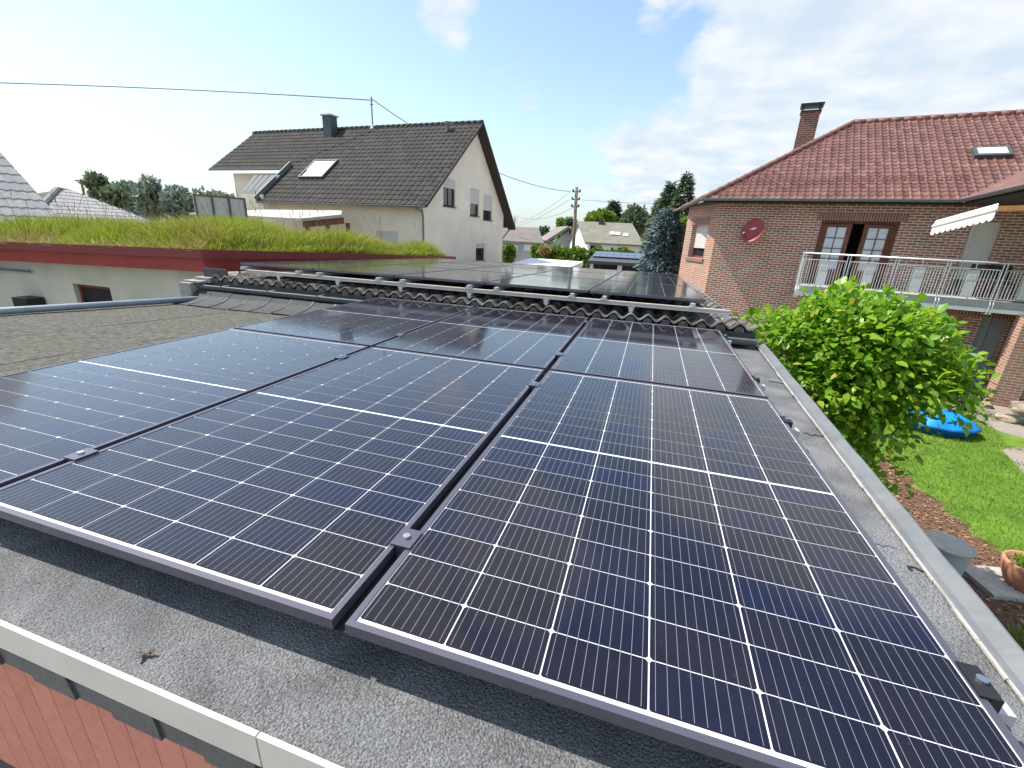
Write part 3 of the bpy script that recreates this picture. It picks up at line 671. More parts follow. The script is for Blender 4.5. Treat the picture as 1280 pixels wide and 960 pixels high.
for px, py, w_ in zip(pxs, pys, ords):
    p = onv(px, py, (-5, 3.80), (5, 3.80)); x = p[0]; y0 = 3.785; y1 = 9.2
    mb = MB(); mb.obox((x-.018, y0, zp(y0, .159)), (.036, 0, 0), (0, y1-y0, SL*(y1-y0)), (0, 0, .034)); mb.obox((x-.032, y0+.004, zp(y0, .1585)), (.064, 0, 0), (0, .03, 0), (0, 0, .012))
    o = mb.build('support_rail', M['alu']); tag(o, w_+' of the short rail ends poking out under the raised panels', 'rail', 'rail ends under the raised panels')
for px, w_ in zip([351.5, 424, 502, 588, 683, 790, 910], ['leftmost', 'second from the left', 'third from the left', 'middle', 'third from the right', 'second from the right', 'rightmost']):
    p = onv(px, 355 if px < 600 else 378, (-5, 3.83), (5, 3.83)); x = p[0]; mb = MB()
    z1 = zp(3.83, .116)
    mb.box((x-.028, 3.80, z1-.016), (x-.018, 3.86, z1-.0005)); mb.box((x+.018, 3.80, z1-.016), (x+.028, 3.86, z1-.0005)); mb.box((x-.020, 3.80, z1-.045), (x+.020, 3.806, z1-.0005)); mb.box((x-.012, 3.806, z1-.06), (x+.012, 3.95, z1-.048))
    o = mb.build('roof_hook', M['alu'], bevel=.001); tag(o, w_+' U-shaped roof hook under the long rail above the tiles', 'hook', 'roof hooks under the long rail')
Wr, Hr, Gp = 1.066, 1.815, .019
rowl = ['front row', 'middle row', 'back row']; coll = ['at the left end', 'second from the left', 'in the middle column', 'second from the right', 'at the right end']
first = None; ang = math.atan(SL)
for j in range(3):
    for i in range(5):
        x = 1.0-Wr-(4-i)*(Wr+Gp); y = 3.87+j*(Hr+Gp)
        lb = 'raised solar panel in the %s over the tile roof, %s' % (rowl[j], coll[i])
        if first is None:
            first = make_panel(Wr, Hr, .012, .02, lb, 'raised solar panels above the tile roof', (x, y, zp(y, .232))); p = first
        else: p = copy_tree(first, None, (x, y, zp(y, .232))); p['label'] = lb
        p.rotation_euler = (ang, 0, 0)

# ================================================================== GROUND
def gz_(x, y):   # garden is level, the land drops gently beyond
    d = max(0., math.hypot(x, y)-22.); return -3.17-min(.05*d, 3.2)
mb = MB(); xs = [-2500, -600, -200, -120, -80, -60, -50, -40, -32, -26, -22, -18, -14, -10, -6, -2, 2, 6, 10, 14, 18, 22, 26, 32, 40, 60, 90, 200, 600, 2500]
for i in range(len(xs)-1):
    for j in range(len(xs)-1):
        q = [(xs[i], xs[j]), (xs[i+1], xs[j]), (xs[i+1], xs[j+1]), (xs[i], xs[j+1])]; mb.poly([(a, b, gz_(a, b)) for a, b in q])
gr_ = mb.build('ground', M['ground'], smooth=True, weld=True); tag(gr_, 'plain earth and gravel ground around the houses', kind='structure')
mb = MB(); mb.poly([(5.2, -3., -3.168), (16., -3., -3.168), (16., 13.3, -3.168), (5.2, 13.3, -3.168)]); tag(mb.build('lawn', M['lawn']), 'bright green lawn between the mulch bed and the brick house', kind='structure')
mb = MB(); z = -3.166
edge = [(5.35, 11.2), (5.45, 9.4), (5.50, 8.), (5.55, 6.9), (5.62, 6.2), (5.9, 5.2), (6.4, 4.), (6.6, 1.), (6.6, -2.5)]
ed = []
for a, b in zip(edge[:-1], edge[1:]):
    for k in range(8): t_ = k/8; ed.append((a[0]+(b[0]-a[0])*t_+rng.normal()*.05, a[1]+(b[1]-a[1])*t_))
ed.append(edge[-1])
for a, b in zip(ed[:-1], ed[1:]): mb.poly([(1.2, a[1], z), (1.2, b[1], z), (b[0], b[1], z), (a[0], a[1], z)])
tag(mb.build('mulch_bed', M['mulch']), 'brown bark mulch bed between the garage wall and the lawn', kind='structure')
n = 26000; X = 1.5+rng.random(n)*5.2; Y = -2+rng.random(n)*13; ex = np.interp(Y, [e[1] for e in edge[::-1]], [e[0] for e in edge[::-1]]); k_ = X < ex+rng.normal(size=n)*.05; X, Y = X[k_], Y[k_]; n = len(X)
C = np.stack([X, Y, -3.165+rng.random(n)*.03], 1); D_ = rdir(n); D_[:, 2] *= .3
Vq, Fq = leaf_quads(C, D_, .055, .42, np.tile([0, 0, 1.], (n, 1)), .35)
tag(arr('bark_chips', Vq, Fq, M['chip']), 'loose light and dark bark chips covering the bed', kind='stuff')
# lawn blades near
n = 90000; X = 5.3+rng.random(n)*7; Y = 2.5+rng.random(n)*12; ex = np.interp(Y, [e[1] for e in edge[::-1]], [e[0] for e in edge[::-1]]); 
def in_path(X, Y):
    a = (Y < 12.6+.0*X) & (X > 8.55+.35*(Y-11.3)) & (Y > 10.9)
    b = (X > 7.7) & (Y > 8.6) & (Y < 10.6) & (X > 8.9-.55*(Y-8.6))
    return a | b | (Y > 13.2-.0*X)
k_ = (X > ex-.03) & ~in_path(X, Y); X, Y = X[k_], Y[k_]; n = len(X)
C = np.stack([X, Y, np.full(n, -3.172)], 1); D_ = rdir(n)*.55; D_[:, 2] = 1
Vq, Fq = leaf_quads(C, D_, .055, .14)
tag(arr('lawn_blades', Vq, Fq, M['lawnblade']), 'short mown grass blades standing on the lawn', kind='stuff')
# paths
mb = MB(); zt = -3.158
def flat(pxs, z, th=.03):
    P = [zat(*q, z) for q in pxs]; mb.poly(P)
    for k in range(len(P)): a, b = P[k], P[(k+1) % len(P)]; mb.poly([b, a, a-np.array([0, 0, th]), b-np.array([0, 0, th])])
flat([(1205, 511), (1150, 505), (1150, 486), (1330, 490), (1330, 560), (1281, 548), (1256, 541), (1232, 531)][::-1], zt)
o = mb.build('terrace', M['paving']); tag(o, 'beige paved terrace at the foot of the brick house', kind='structure')
mb = MB(); flat([(1253, 562), (1270, 558), (1400, 590), (1400, 690), (1282, 594)][::-1], zt); o = mb.build('path', M['paving']); tag(o, 'grey paving slab set in the lawn', kind='structure')

# ================================================================== BRICK HOUSE
E0 = np.array([1.91, 17.01, 0.]); e = np.array([.979, -.204, 0.]); e /= np.linalg.norm(e); nn = np.array([-e[1], e[0], 0.])
ZE = 2.15
bh = thing('brick_house', 'red brick house with red tiled hipped roof, balcony and brown wooden doors', 'house', E0+e*5+nn*4-np.array([0, 0, 3.17]))
W0 = E0+nn*.55
def fs(px, py):      # along-facade coordinate and height of an image point on the facade
    P = onv(px, py, W0, W0+e); return float((P-W0)@e), float(P[2])
sc_, _ = fs(893, 300); corner = W0+e*sc_
cs = lambda px, py: (fs(px, py)[0]-sc_, fs(px, py)[1])
FL = -.42            # upper floor level
dl, dtop = cs(1028, 275); dr, _ = cs(1127, 278)
sh0 = cs(1212, 290)[0]; sh1 = cs(1250, 290)[0]
gdoor0, gdoor1 = cs(1212, 440)[0], cs(1246, 440)[0]; gw0, gw1 = cs(1168, 420)[0], cs(1196, 420)[0]
Lf = 14.
Pf = lambda s_, z, d=0.: corner+e*s_-nn*d+np.array([0, 0, z-0.])
mb = MB()
mb.wall(corner, corner+e*Lf, -3.17, ZE-.02, [(dl, dr, FL, dtop), (sh0, sh1, FL, 1.62), (gdoor0, gdoor1, -3.17, -1.0), (gw0, gw1, -2.6, -1.0)], 0, .28)
cend = at(852, 320, 20.2); cend[2] = 0
Lc = np.linalg.norm((cend-corner)[:2])
ce = (corner-cend)/Lc
def cc(px, py):
    P = onv(px, py, cend, corner); return float((P-cend)@ce), float(P[2])
w0, wz1 = cc(866, 281); w1, _ = cc(886, 281); _, wz0 = cc(868, 322)
mb.wall(cend, corner, -3.17, ZE-.02, [(w0, w1, wz0, wz1)], 1, .22)
back = cend+nn*9+e*.5
mb.wall(back, cend, -3.17, ZE-.02)
mb.build('wall', [M['brick'], M['brick_sunlit']], bh)
# soldier courses
mb = MB()
def sold(a, b, z0, z1, base=corner, dr_=e, no=nn, out=.012):
    mb = MB()
    o = base+dr_*a-no*out+np.array([0, 0, z0]); w = b-a; h = z1-z0
    mb.poly([o, o+dr_*w, o+dr_*w+(0, 0, h), o+np.array([0, 0, h])], 0, [(0, 0.02), (w, .02), (w, .48), (0, .48)])
    mb.poly([o, o+no*out, o+no*out+dr_*w, o+dr_*w]); mb.poly([o+np.array([0, 0, h]), o+dr_*w+(0, 0, h), o+dr_*w+no*out+(0, 0, h), o+no*out+(0, 0, h)]); mb.build('soldier_course', M['soldier'], bh)
sold(dl-.15, dr+.15, dtop, dtop+.25); sold(gw0-.1, gdoor1+.15, -.995, -.75)
cn = np.array([-ce[1], ce[0], 0.])
sold(w0-.08, w1+.08, wz1, wz1+.25, cend, ce, cn); sold(w0-.08, w1+.08, wz0-.13, wz0-.005, cend, ce, cn, .05)
def frame_window(parent, base, d, no, a, b, z0, z1, inset=.2, fw=.06, mull=(1, 1), fm='white', gm='glass', shutter=0., name='window', leaf=None):
    O_ = base+d*a+no*inset; w = b-a; h = z1-z0; O_ = np.array([O_[0], O_[1], z0]); up = np.array([0, 0, 1.])
    mb = MB(); t_ = .06
    mb.obox(O_, d*fw, no*t_, up*h); mb.obox(O_+d*(w-fw), d*fw, no*t_, up*h); mb.obox(O_+d*fw, d*(w-2*fw), no*t_, up*fw); mb.obox(O_+d*fw+up*(h-fw), d*(w-2*fw), no*t_, up*fw)
    nx, ny = mull
    for k in range(1, nx): mb.obox(O_+d*(w*k/nx-.02)+up*fw+no*.005, d*.04, no*.05, up*(h-2*fw))
    for k in range(1, ny): mb.obox(O_+d*fw+up*(h*k/ny-.012)+no*.008, d*(w-2*fw), no*.03, up*.024)
    f = mb.build(name, M[fm], parent)
    mb = MB(); mb.obox(O_+d*fw+up*fw+no*.03, d*(w-2*fw), no*.008, up*(h-2*fw)); mb.build('pane', M[gm], f)
    if shutter:
        mb = MB(); n_ = max(2, int(h*shutter/.05))
        for k in range(n_): mb.obox(O_+up*(h-h*shutter*(k+1)/n_)-no*(.03), d*w, no*.012, up*(h*shutter/n_-.004))
        mb.obox(O_+up*(h-h*shutter)-no*.018, d*w, no*.010, up*h*shutter)
        mb.build('roller_shutter', M['shutter'], f)
    return f
# chamfer wall window
f = frame_window(bh, cend, ce, cn, w0, w1, wz0, wz1, .20, .07, (1, 1), 'wood', 'glass', .70)
# balcony door: two glazed wings with a dark gap (the middle wing opened inwards)
dw = dr-dl
mb = MB(); O_ = corner+e*dl+nn*.20; O_ = np.array([O_[0], O_[1], FL]); up = np.array([0, 0, 1.]); h = dtop-FL
for a, w in ((0, .09), (dw-.09, .09)): mb.obox(O_+e*a, e*w, nn*.07, up*h)
mb.obox(O_+e*.09+up*(h-.08), e*(dw-.18), nn*.07, up*.08)
dd = mb.build('balcony_door', M['wood'], bh)
def wing(a, b, yawdeg, name, hinge='l'):
    w = b-a; c_, s_ = math.cos(R(yawdeg)), math.sin(R(yawdeg)); dx = e*c_+nn*s_; no = nn*c_-e*s_
    Oh = O_+e*a+nn*.01 if hinge == 'l' else O_+e*b+nn*.01-dx*w
    mb = MB(); fw = .13
    mb.obox(Oh, dx*fw, no*.05, up*(h-.1)); mb.obox(Oh+dx*(w-fw), dx*fw, no*.05, up*(h-.1)); mb.obox(Oh+dx*fw, dx*(w-2*fw), no*.05, up*.5); mb.obox(Oh+dx*fw+up*(h-.2), dx*(w-2*fw), no*.05, up*.1)
    g = mb.build('door_wing', M['wood'], dd)
    return Oh, dx, no, w, fw
for a, b, yw, hg in ((.09, .09+dw*.38, -4, 'l'), (dw*.56, dw-.09, -14, 'r')):
    Oh, dx, no, w, fw = wing(a, b, yw if hg == 'l' else 14, 'x', hg)
    mbp = MB(); mbg = MB(); mbp.obox(Oh+dx*fw+up*.5+no*.02, dx*(w-2*fw), no*.01, up*(h-.7))
    for k in (1,): mbg.obox(Oh+dx*(w/2-.012)+up*.5-no*.004, dx*.024, no*.012, up*(h-.7))
    for k in (1, 2, 3): mbg.obox(Oh+dx*fw+up*(.5+(h-.7)*k/4-.012)-no*.006, dx*(w-2*fw), no*.012, up*.024)
    mbp.build('door_pane', M['curtain'], dd); mbg.build('glazing_bars', M['wood'], dd)
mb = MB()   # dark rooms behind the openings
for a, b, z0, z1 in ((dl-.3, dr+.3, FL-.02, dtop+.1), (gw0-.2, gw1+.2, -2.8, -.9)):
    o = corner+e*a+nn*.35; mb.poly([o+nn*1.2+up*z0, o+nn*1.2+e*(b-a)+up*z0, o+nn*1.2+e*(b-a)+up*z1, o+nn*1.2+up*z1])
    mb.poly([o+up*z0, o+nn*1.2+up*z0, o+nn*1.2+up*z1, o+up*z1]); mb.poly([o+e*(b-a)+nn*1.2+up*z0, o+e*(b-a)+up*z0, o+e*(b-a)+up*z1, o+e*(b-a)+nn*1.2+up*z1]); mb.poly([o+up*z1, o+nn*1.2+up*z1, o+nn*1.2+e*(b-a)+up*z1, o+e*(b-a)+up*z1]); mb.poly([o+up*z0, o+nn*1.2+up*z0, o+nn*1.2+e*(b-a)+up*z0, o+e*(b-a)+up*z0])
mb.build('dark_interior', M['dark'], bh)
f = frame_window(bh, corner, e, nn, sh0, sh1, FL, 1.62, .12, .07, (1, 1), 'wood', 'glass', .78, 'shuttered_door')
f = frame_window(bh, corner, e, nn, gw0, gw1, -2.6, -1.0, .16, .09, (2, 1), 'beam', 'curtain', 0, 'window')
mb = MB(); o = corner+e*gdoor0+nn*.15-np.array([0, 0, 3.17]); w = gdoor1-gdoor0; mb.obox(o, e*w*.42, nn*.05, up*2.15); mb.obox(o+e*w*.44+nn*.06, e*w*.56, nn*.04, up*2.15)
mb.build('ground_door', M['greywall'], bh)
mb = MB(); mb.obox(o+e*(w*.44+.05)+nn*.02+up*1.05, e*.1, nn*.03, up*.03); mb.build('door_handle', M['bolt'], bh)
# main roof
ZRg, OFF, S0 = 5.20, 5.0, 4.15
pit = math.atan((ZRg-ZE)/OFF); Vm = nn*math.cos(pit)+up*math.sin(pit); Ls = OFF/math.cos(pit)
Oe = E0+up*ZE; SV = 6.70      # valley foot along the eave
valtop = SV+2.6
a_, un = tiled('roof_slope', Oe, e, Vm, [(0, 0), (SV, 0), (SV+5.2, Ls), (S0, Ls)], .205, .25, .034, .016, M['btile'], bh, 6, 'pan'); un.build('roof_boarding', M['eave'], bh)
# forward wing with its own slope facing west
Vq_w = e*math.cos(pit)+up*math.sin(pit); Uw = -nn
a_, un = tiled('wing_roof_slope', Oe+e*SV+nn*0, nn*-1, Vq_w, [(0, 0), (6.5, 0), (6.5, 5.5), (-4.4, 5.2)], .205, .25, .034, .016, M['btile'], bh, 6, 'pan'); un.build('wing_boarding', M['eave'], bh)
# chamfer and left slopes
E1 = at(854, 261, 20.6); E1[2] = ZE-.12
AP = Oe+(e*S0+Vm*Ls-0)*.30          # point on the hip
AP = Oe+e*S0*.36+Vm*Ls*.36
def plane_roof(A, B, poly3, name, boarding):
    A = np.array(A); U_ = (np.array(B)-A); U_ /= np.linalg.norm(U_); P3 = [np.array(p) for p in poly3]
    q = max(P3, key=lambda p: np.linalg.norm((p-A)-U_*np.dot(p-A, U_))); v_ = (q-A)-U_*np.dot(q-A, U_); v_ /= np.linalg.norm(v_)
    return tiled(name, A, U_, v_, [(np.dot(p-A, U_), np.dot(p-A, v_)) for p in P3], .205, .25, .034, .016, M['btile'], bh, 6, 'pan')
RT = Oe+e*S0+Vm*Ls
nS = np.cross(AP-E1, Oe+e*S0+Vm*Ls-E1); hS = np.cross(up, nS); hS /= np.linalg.norm(hS); hS = hS if np.dot(hS, nn) > 0 else -hS
back_e = E1+hS*5
t1, un = plane_roof(E1, Oe, [E1, Oe, AP], 'chamfer_roof_slope', None); un.build('chamfer_boarding', M['eave'], bh)
t2, un = plane_roof(back_e, E1, [back_e, E1, AP, RT], 'side_roof_slope', None); un.build('side_boarding', M['eave'], bh)
rcap = MB(); ridge_caps(rcap, Oe, RT, .11, .36); ridge_caps(rcap, RT, RT+e*12, .11, .36); ridge_caps(rcap, E1, AP, .10, .36)
rcap.build('ridge_caps', M['ridge'], bh, smooth=True)
# snow guard
mb = MB(); p = Oe+Vm*.95+np.cross(e, Vm)*.10
for k in range(2): mb.tube([p+e*.9+up*(.0+.09*k), p+e*(SV+.2)+up*(.0+.09*k)], .012, 6)
for k in range(56): mb.obox(p+e*(.9+k*.105)+up*-.03, e*.012, nn*.01, up*.15)
mb.build('snow_guard', M['btile'] if 0 else M['ridge'], bh)
# soffit and gutters
mb = MB()
mb.poly([Oe-up*.10, Oe-up*.10+e*SV, Oe-up*.10+e*SV+nn*.6, Oe-up*.10+nn*.6]); mb.poly([Oe+e*SV-up*.1, Oe+e*SV-nn*6.5-up*.1, Oe+e*(SV+8)-nn*6.5-up*.1, Oe+e*(SV+8)+nn*.6-up*.1, Oe+e*SV+nn*.6-up*.1])
mb.poly([E1-up*.02, Oe-up*.10, corner+up*(ZE-.1), cend+up*(ZE-.12)])
mb.obox(Oe-up*.13+nn*.03, e*SV, nn*.02, up*.12); mb.obox(Oe+e*(SV+.03)-up*.13, -nn*6.5, e*.02, up*.12)
mb.build('soffit', M['eave'], bh)
mb = MB()
def gutter(mb, A, B, r=.07, n_=8):
    A = np.array(A, float); B = np.array(B, float); d = (B-A)/np.linalg.norm(B-A); s_ = np.cross(d, up); s_ /= np.linalg.norm(s_)
    P = lambda base, t: base+s_*r*math.cos(t)+up*r*math.sin(t)
    for k in range(n_):
        a, b = math.pi+math.pi*k/n_, math.pi+math.pi*(k+1)/n_; mb.poly([P(A, a), P(B, a), P(B, b), P(A, b)]); 
        q = lambda base, t: base+s_*(r-.006)*math.cos(t)+up*(r-.006)*math.sin(t); mb.poly([q(A, b), q(B, b), q(B, a), q(A, a)])
    mb.tube([A+s_*r, B+s_*r], .01, 6); mb.tube([A-s_*r, B-s_*r], .01, 6)
gutter(mb, Oe-nn*.05-up*.0-e*.05, Oe+e*SV-nn*.05); mb.build('gutter', M['zinc'], bh); mb = MB(); gutter(mb, Oe+e*(SV-.05)-nn*.05, Oe+e*(SV-.05)-nn*6.5); mb.build('gutter', M['zinc'], bh); mb = MB(); gutter(mb, E1-cn*.05, Oe-e*.05-nn*.05)
mb.build('gutter', M['zinc'], bh)
mb = MB(); p = corner-nn*.0; 
# chimney
cb_ = at(1003, 185, 23.3); mb = MB(); cb_[2] = 0; w = .64; CZT = at(1006, 140, 23.)[2]
mb.obox(cb_-e*w/2-nn*.3+up*1.5, e*w, nn*.6, up*(CZT-1.5)); ch = mb.build('chimney', M['brickdark'], bh)
mb = MB(); mb.obox(cb_-e*(w/2+.04)-nn*.34+up*(CZT+.002), e*(w+.08), nn*.68, up*.05)
for a, b in ((0, 0), (1, 0), (0, 1), (1, 1)): mb.obox(cb_-e*(w/2)-nn*.3+e*a*(w-.06)+nn*b*.54+up*(CZT+.052), e*.06, nn*.06, up*.18)
mb.obox(cb_-e*(w/2+.08)-nn*.38+up*(CZT+.233), e*(w+.16), nn*.76, up*.06); mb.build('chimney_cap', M['black'], ch)
# skylight
def on_roof(px, py): 
    d_ = ray(px, py); N_ = np.cross(e, Vm); return CAM+d_*np.dot(Oe-CAM, N_)/np.dot(d_, N_)
sk = on_roof(1238, 193); N_ = np.cross(e, Vm); mb = MB(); mb.obox(sk-e*.42-Vm*.3+N_*.02, e*.84, Vm*.6, N_*.10); s1 = mb.build('skylight', M['slate'], bh)
mb = MB(); mb.obox(sk-e*.33-Vm*.2+N_*.121, e*.66, Vm*.4, N_*.004); mb.build('pane', M['curtain'], s1)

# balcony
BD = 1.35
def bs(px, py):
    A_ = W0-nn*BD; P = onv(px, py, A_, A_+e); return float((P-corner)@e), float(P[2])
b0 = bs(1000, 345)[0]; b1 = Lf-1
bc = MB(); bc.obox(Pf(b0, FL-.24, BD), e*(b1-b0), nn*(BD-.01), up*.24); bal = bc.build('balcony_slab', M['slab'], bh, bevel=.01)
mb = MB(); mb.obox(Pf(b0-.02, FL-.30, BD+.03), e*(b1-b0), nn*.05, up*.10); mb.build('slab_gutter', M['steel'], bal)
mb = MB(); RH = .98
mb.tube([Pf(b0, FL+RH, .02), Pf(b0, FL+RH, BD+.05), Pf(b1, FL+RH, BD+.05)], .024, 8)
rl = mb.build('balcony_rail', M['steel'], bh, smooth=True)
posts = []; x = b0
while x < b1: posts.append(x); x += 1.12
for x in posts+[None]:
    mb = MB(); sx = b0 if x is None else x
    for dx in ((0,) if x is None else (-.035, .035)):
        dd_ = BD+.05
        if x is None: mb.tube([Pf(b0, FL+RH, BD*.45), Pf(b0, FL-.1, BD*.45)], .015, 6)
        else: mb.tube([Pf(sx+dx, FL+RH-.0, dd_), Pf(sx+dx, FL-.02, dd_+.0), Pf(sx+dx, FL-.10, dd_+.05), Pf(sx+dx, FL-.34, dd_+.05), Pf(sx+dx, FL-.36, dd_-.22)], .014, 6)
    mb.build('railing_post', M['steel'], rl)
def rail_panel(a, b, side=False):
    P = (lambda s_, z: Pf(s_, z, BD+.05)) if not side else (lambda s_, z: Pf(b0, z, s_))
    mb = MB(); z0, z1 = FL+.06, FL+.80
    mb.tube([P(a, z0), P(b, z0), P(b, z1), P(a, z1), P(a, z0)], .013, 6)
    n_ = max(3, int((b-a)/.062))
    ca, cb2 = a+(b-a)*.36, a+(b-a)*.62
    for k in range(1, n_):
        s_ = a+(b-a)*k/n_
        if (not side) and ca < s_ < cb2: continue
        mb.tube([P(s_, z0), P(s_, z1)], .0085, 5)
    mb.tube([P((a+b)/2, z1), P((a+b)/2, FL+RH)], .01, 5)
    o = mb.build('railing_panel', M['steel'], rl)
    if not side:
        mb = MB(); q = P(ca, z0+.02); mb.obox(q, e*(cb2-ca), nn*.008, up*.40); mb.obox(q+up*.40, e*(cb2-ca), nn*.008, up*(.32-.03))
        for k in range(4): mb.obox(q+up*(.42+.02*(k % 2))+e*(.03+k*(cb2-ca-.06)/4)-nn*.006, e*.035, nn*.004, up*.14)
        mb.build('infill_plate', M['frost'], o)
for a, b in zip(posts[:-1], posts[1:]): rail_panel(a+.07, b-.07)
rail_panel(.1, BD-.02, True)
# awning and timber beam
aw0, aw1 = at(1166, 283, 15.0), at(1246, 262, 13.6)
awt = thing('awning', 'narrow cream awning with scalloped edge rolled out above the balcony', 'awning', aw0)
mb = MB(); d_ = aw1-aw0; Ln = np.linalg.norm(d_); d_ /= Ln; bk = np.array([.45, .86, .25]); bk /= np.linalg.norm(bk)
mb.obox(aw0, d_*Ln, bk*.5, up*.03); mb.tube([aw0, aw1], .03, 8); mb.build('awning_cloth', M['awning'], awt)
mb = MB(); ns_ = 11
for k in range(ns_):
    a = aw0+d_*Ln*k/ns_; w = Ln/ns_; mb.poly([a-up*.0, a+d_*w, a+d_*w-up*.16, a+d_*w*.75-up*.20, a+d_*w*.5-up*.21, a+d_*w*.25-up*.20, a-up*.16])
mb.build('valance', M['awning'], awt, solid=.004)
mb = MB(); mb.tube([aw1-d_*.45-up*.2, bs(1208, 330)[0]*e+corner-nn*(BD-.2)+up*(FL+.02)], .008, 6); mb.build('crank_rod', M['steel'], awt)
mb = MB(); q = at(1246, 264, 13.7); mb.obox(q, np.array([2.6, -.9, .12]), nn*.10, up*.10); mb.build('timber_beam', M['beam'], bh)
# brick pillar
pp = zat(1236, 506, -3.17); mb = MB(); mb.obox(pp+nn*.0, e*.52, nn*.5, up*(FL-.302+3.17)); pil = mb.build('pillar', M['brick_sunlit'], bh)
mb = MB(); mb.obox(pp+e*.53+nn*.45, e*3, nn*.3, up*(FL-.31+3.17)); mb.build('side_wall', M['brick'], bh)
# dish
dp = fs(941, 288); dc = W0+e*dp[0]+up*dp[1]-nn*.45
dsh = thing('satellite_dish', 'red oval satellite dish with a small white mark fixed to the brick wall', 'satellite dish', dc)
mb = MB(); look = np.array([-.75, -1., .45]); look /= np.linalg.norm(look); sx_ = np.cross(look, up); sx_ /= np.linalg.norm(sx_); sy_ = np.cross(sx_, look)
rr_ = .37; rings = 6; nsg = 28; base = len(mb.v)
for side in (0, 1):
    pv = []
    for k in range(rings+1):
        q = k/rings; pv.append([dc+sx_*rr_*q*math.cos(t)+sy_*rr_*1.08*q*math.sin(t)-look*(.09*(1-q*q)+side*.012) for t in np.arange(nsg)*2*math.pi/nsg])
    for k in range(rings):
        for j in range(nsg):
            j2 = (j+1) % nsg; mb.poly([pv[k][j], pv[k+1][j], pv[k+1][j2], pv[k][j2]][::1 if side else -1])
mb.build('reflector', M['dish'], dsh, smooth=True, weld=True)
mb = MB(); mb.tube([dc-sy_*.38, dc-sy_*.30+look*.42], .012, 6); mb.tube([dc-sy_*.30+look*.38, dc-sy_*.28+look*.47], .032, 10); mb.build('feed_arm', M['black'], dsh)
mb = MB(); mb.tube([dc-look*.1, dc+nn*.38], .02, 8); mb.obox(dc+nn*.40-e*.08-up*.1, e*.16, nn*.04, up*.2); mb.build('wall_bracket', M['steel'], dsh)
mb = MB(); mb.obox(dc+sy_*.07-sx_*.09-look*.055, sx_*.15, sy_*.03, look*.004); mb.obox(dc+sy_*.03-sx_*.05-look*.055, sx_*.17, sy_*.03, look*.004); mb.build('mark', M['white'], dsh)
# balcony chair
def chair(base, label, dark):
    t = thing('balcony_chair', label, 'chair', base, 'chairs on the balcony'); u, v = e, nn
    mb = MB(); b = np.array(base)
    for a, c_ in ((-.22, -.22), (.22, -.22), (-.22, .22), (.22, .22)): mb.tube([b+u*a+v*c_, b+u*a*.95+v*c_*.95+up*.44], .014, 6)
    mb.tube([b+u*-.22+v*.22+up*.44, b+u*-.21+v*.30+up*.92], .014, 6); mb.tube([b+u*.22+v*.22+up*.44, b+u*.21+v*.30+up*.92], .014, 6); mb.build('frame', M['black' if dark else 'steel'], t)
    mb = MB(); mb.obox(b-u*.22-v*.22+up*.44, u*.44, v*.44, up*.03); mb.build('seat', M['black' if dark else 'white'], t)
    mb = MB(); mb.obox(b-u*.21+v*.24+up*.55, u*.42, v*.02, up*.36+v*.05); mb.build('backrest', M['black' if dark else 'white'], t)
chair(Pf(bs(1232, 360)[0], FL, BD-.45), 'dark garden chair on the balcony behind the railing, left of the other', True)
chair(Pf(bs(1258, 360)[0], FL, BD-.45), 'dark garden chair on the balcony behind the railing, right of the other', True)

# ================================================================== GARDEN THINGS
# sandpit
sp = zat(1166, 536, -3.17); t = thing('sandpit_shell', 'bright blue plastic clam shell sandpit lying closed on the lawn', 'sandpit', sp)
def shell(c, rx, ry, prof, lobes=9, amp=.025, n=54):
    mb = MB(); pv = []
    for q, z in prof:
        ring = []
        for k in range(n):
            a = 2*math.pi*k/n; w = 1+amp*abs(math.sin(a*lobes/2))*q; ring.append(np.array(c)+np.array([rx*q*w*math.cos(a+.5), ry*q*w*math.sin(a+.5), z*(1+.10*abs(math.sin(a*lobes/2))*(.3 if q < .4 else 1))]))
        pv.append(ring)
    for k in range(len(pv)-1):
        for j in range(n): j2 = (j+1) % n; mb.poly([pv[k][j], pv[k][j2], pv[k+1][j2], pv[k+1][j]])
    return mb
shell(sp, .76, .60, [(.0, .005), (.80, .005), (.88, .02), (.97, .17), (1.03, .185), (1.03, .20), (.96, .205)]).build('lower_shell', M['darkblue'], t, smooth=True, weld=True)
shell(sp, .74, .59, [(1.02, .207), (1.02, .225), (.93, .245), (.84, .32), (.66, .385), (.45, .41), (.2, .42), (.0, .42)]).build('upper_shell', M['blue'], t, smooth=True, weld=True)
# fire basket
fb = zat(1205, 512, -3.158); t = thing('fire_basket', 'black iron fire basket on a stem standing by the terrace edge', 'fire basket', fb)
mb = MB(); mb.tube([fb, fb+up*.16], .03, 8); mb.tube([fb+up*.0, fb+up*.01], .14, 12); mb.build('stem', M['black'], t)
mb = MB()
for k in range(14):
    a = 2*math.pi*k/14; d1 = np.array([math.cos(a), math.sin(a), 0]); mb.obox(fb+d1*.16+up*.16-.012, np.array([.024, 0, 0]), np.array([0, .024, 0]), d1*.20+up*.50)
for z, r_ in ((.17, .165), (.42, .265), (.62, .345)):
    mb.tube([fb+np.array([r_*math.cos(a), r_*math.sin(a), z]) for a in np.linspace(0, 2*math.pi, 25)], .014, 6)
mb.tube([fb+up*.16, fb+up*.165], .16, 16); mb.build('basket', M['black'], t)
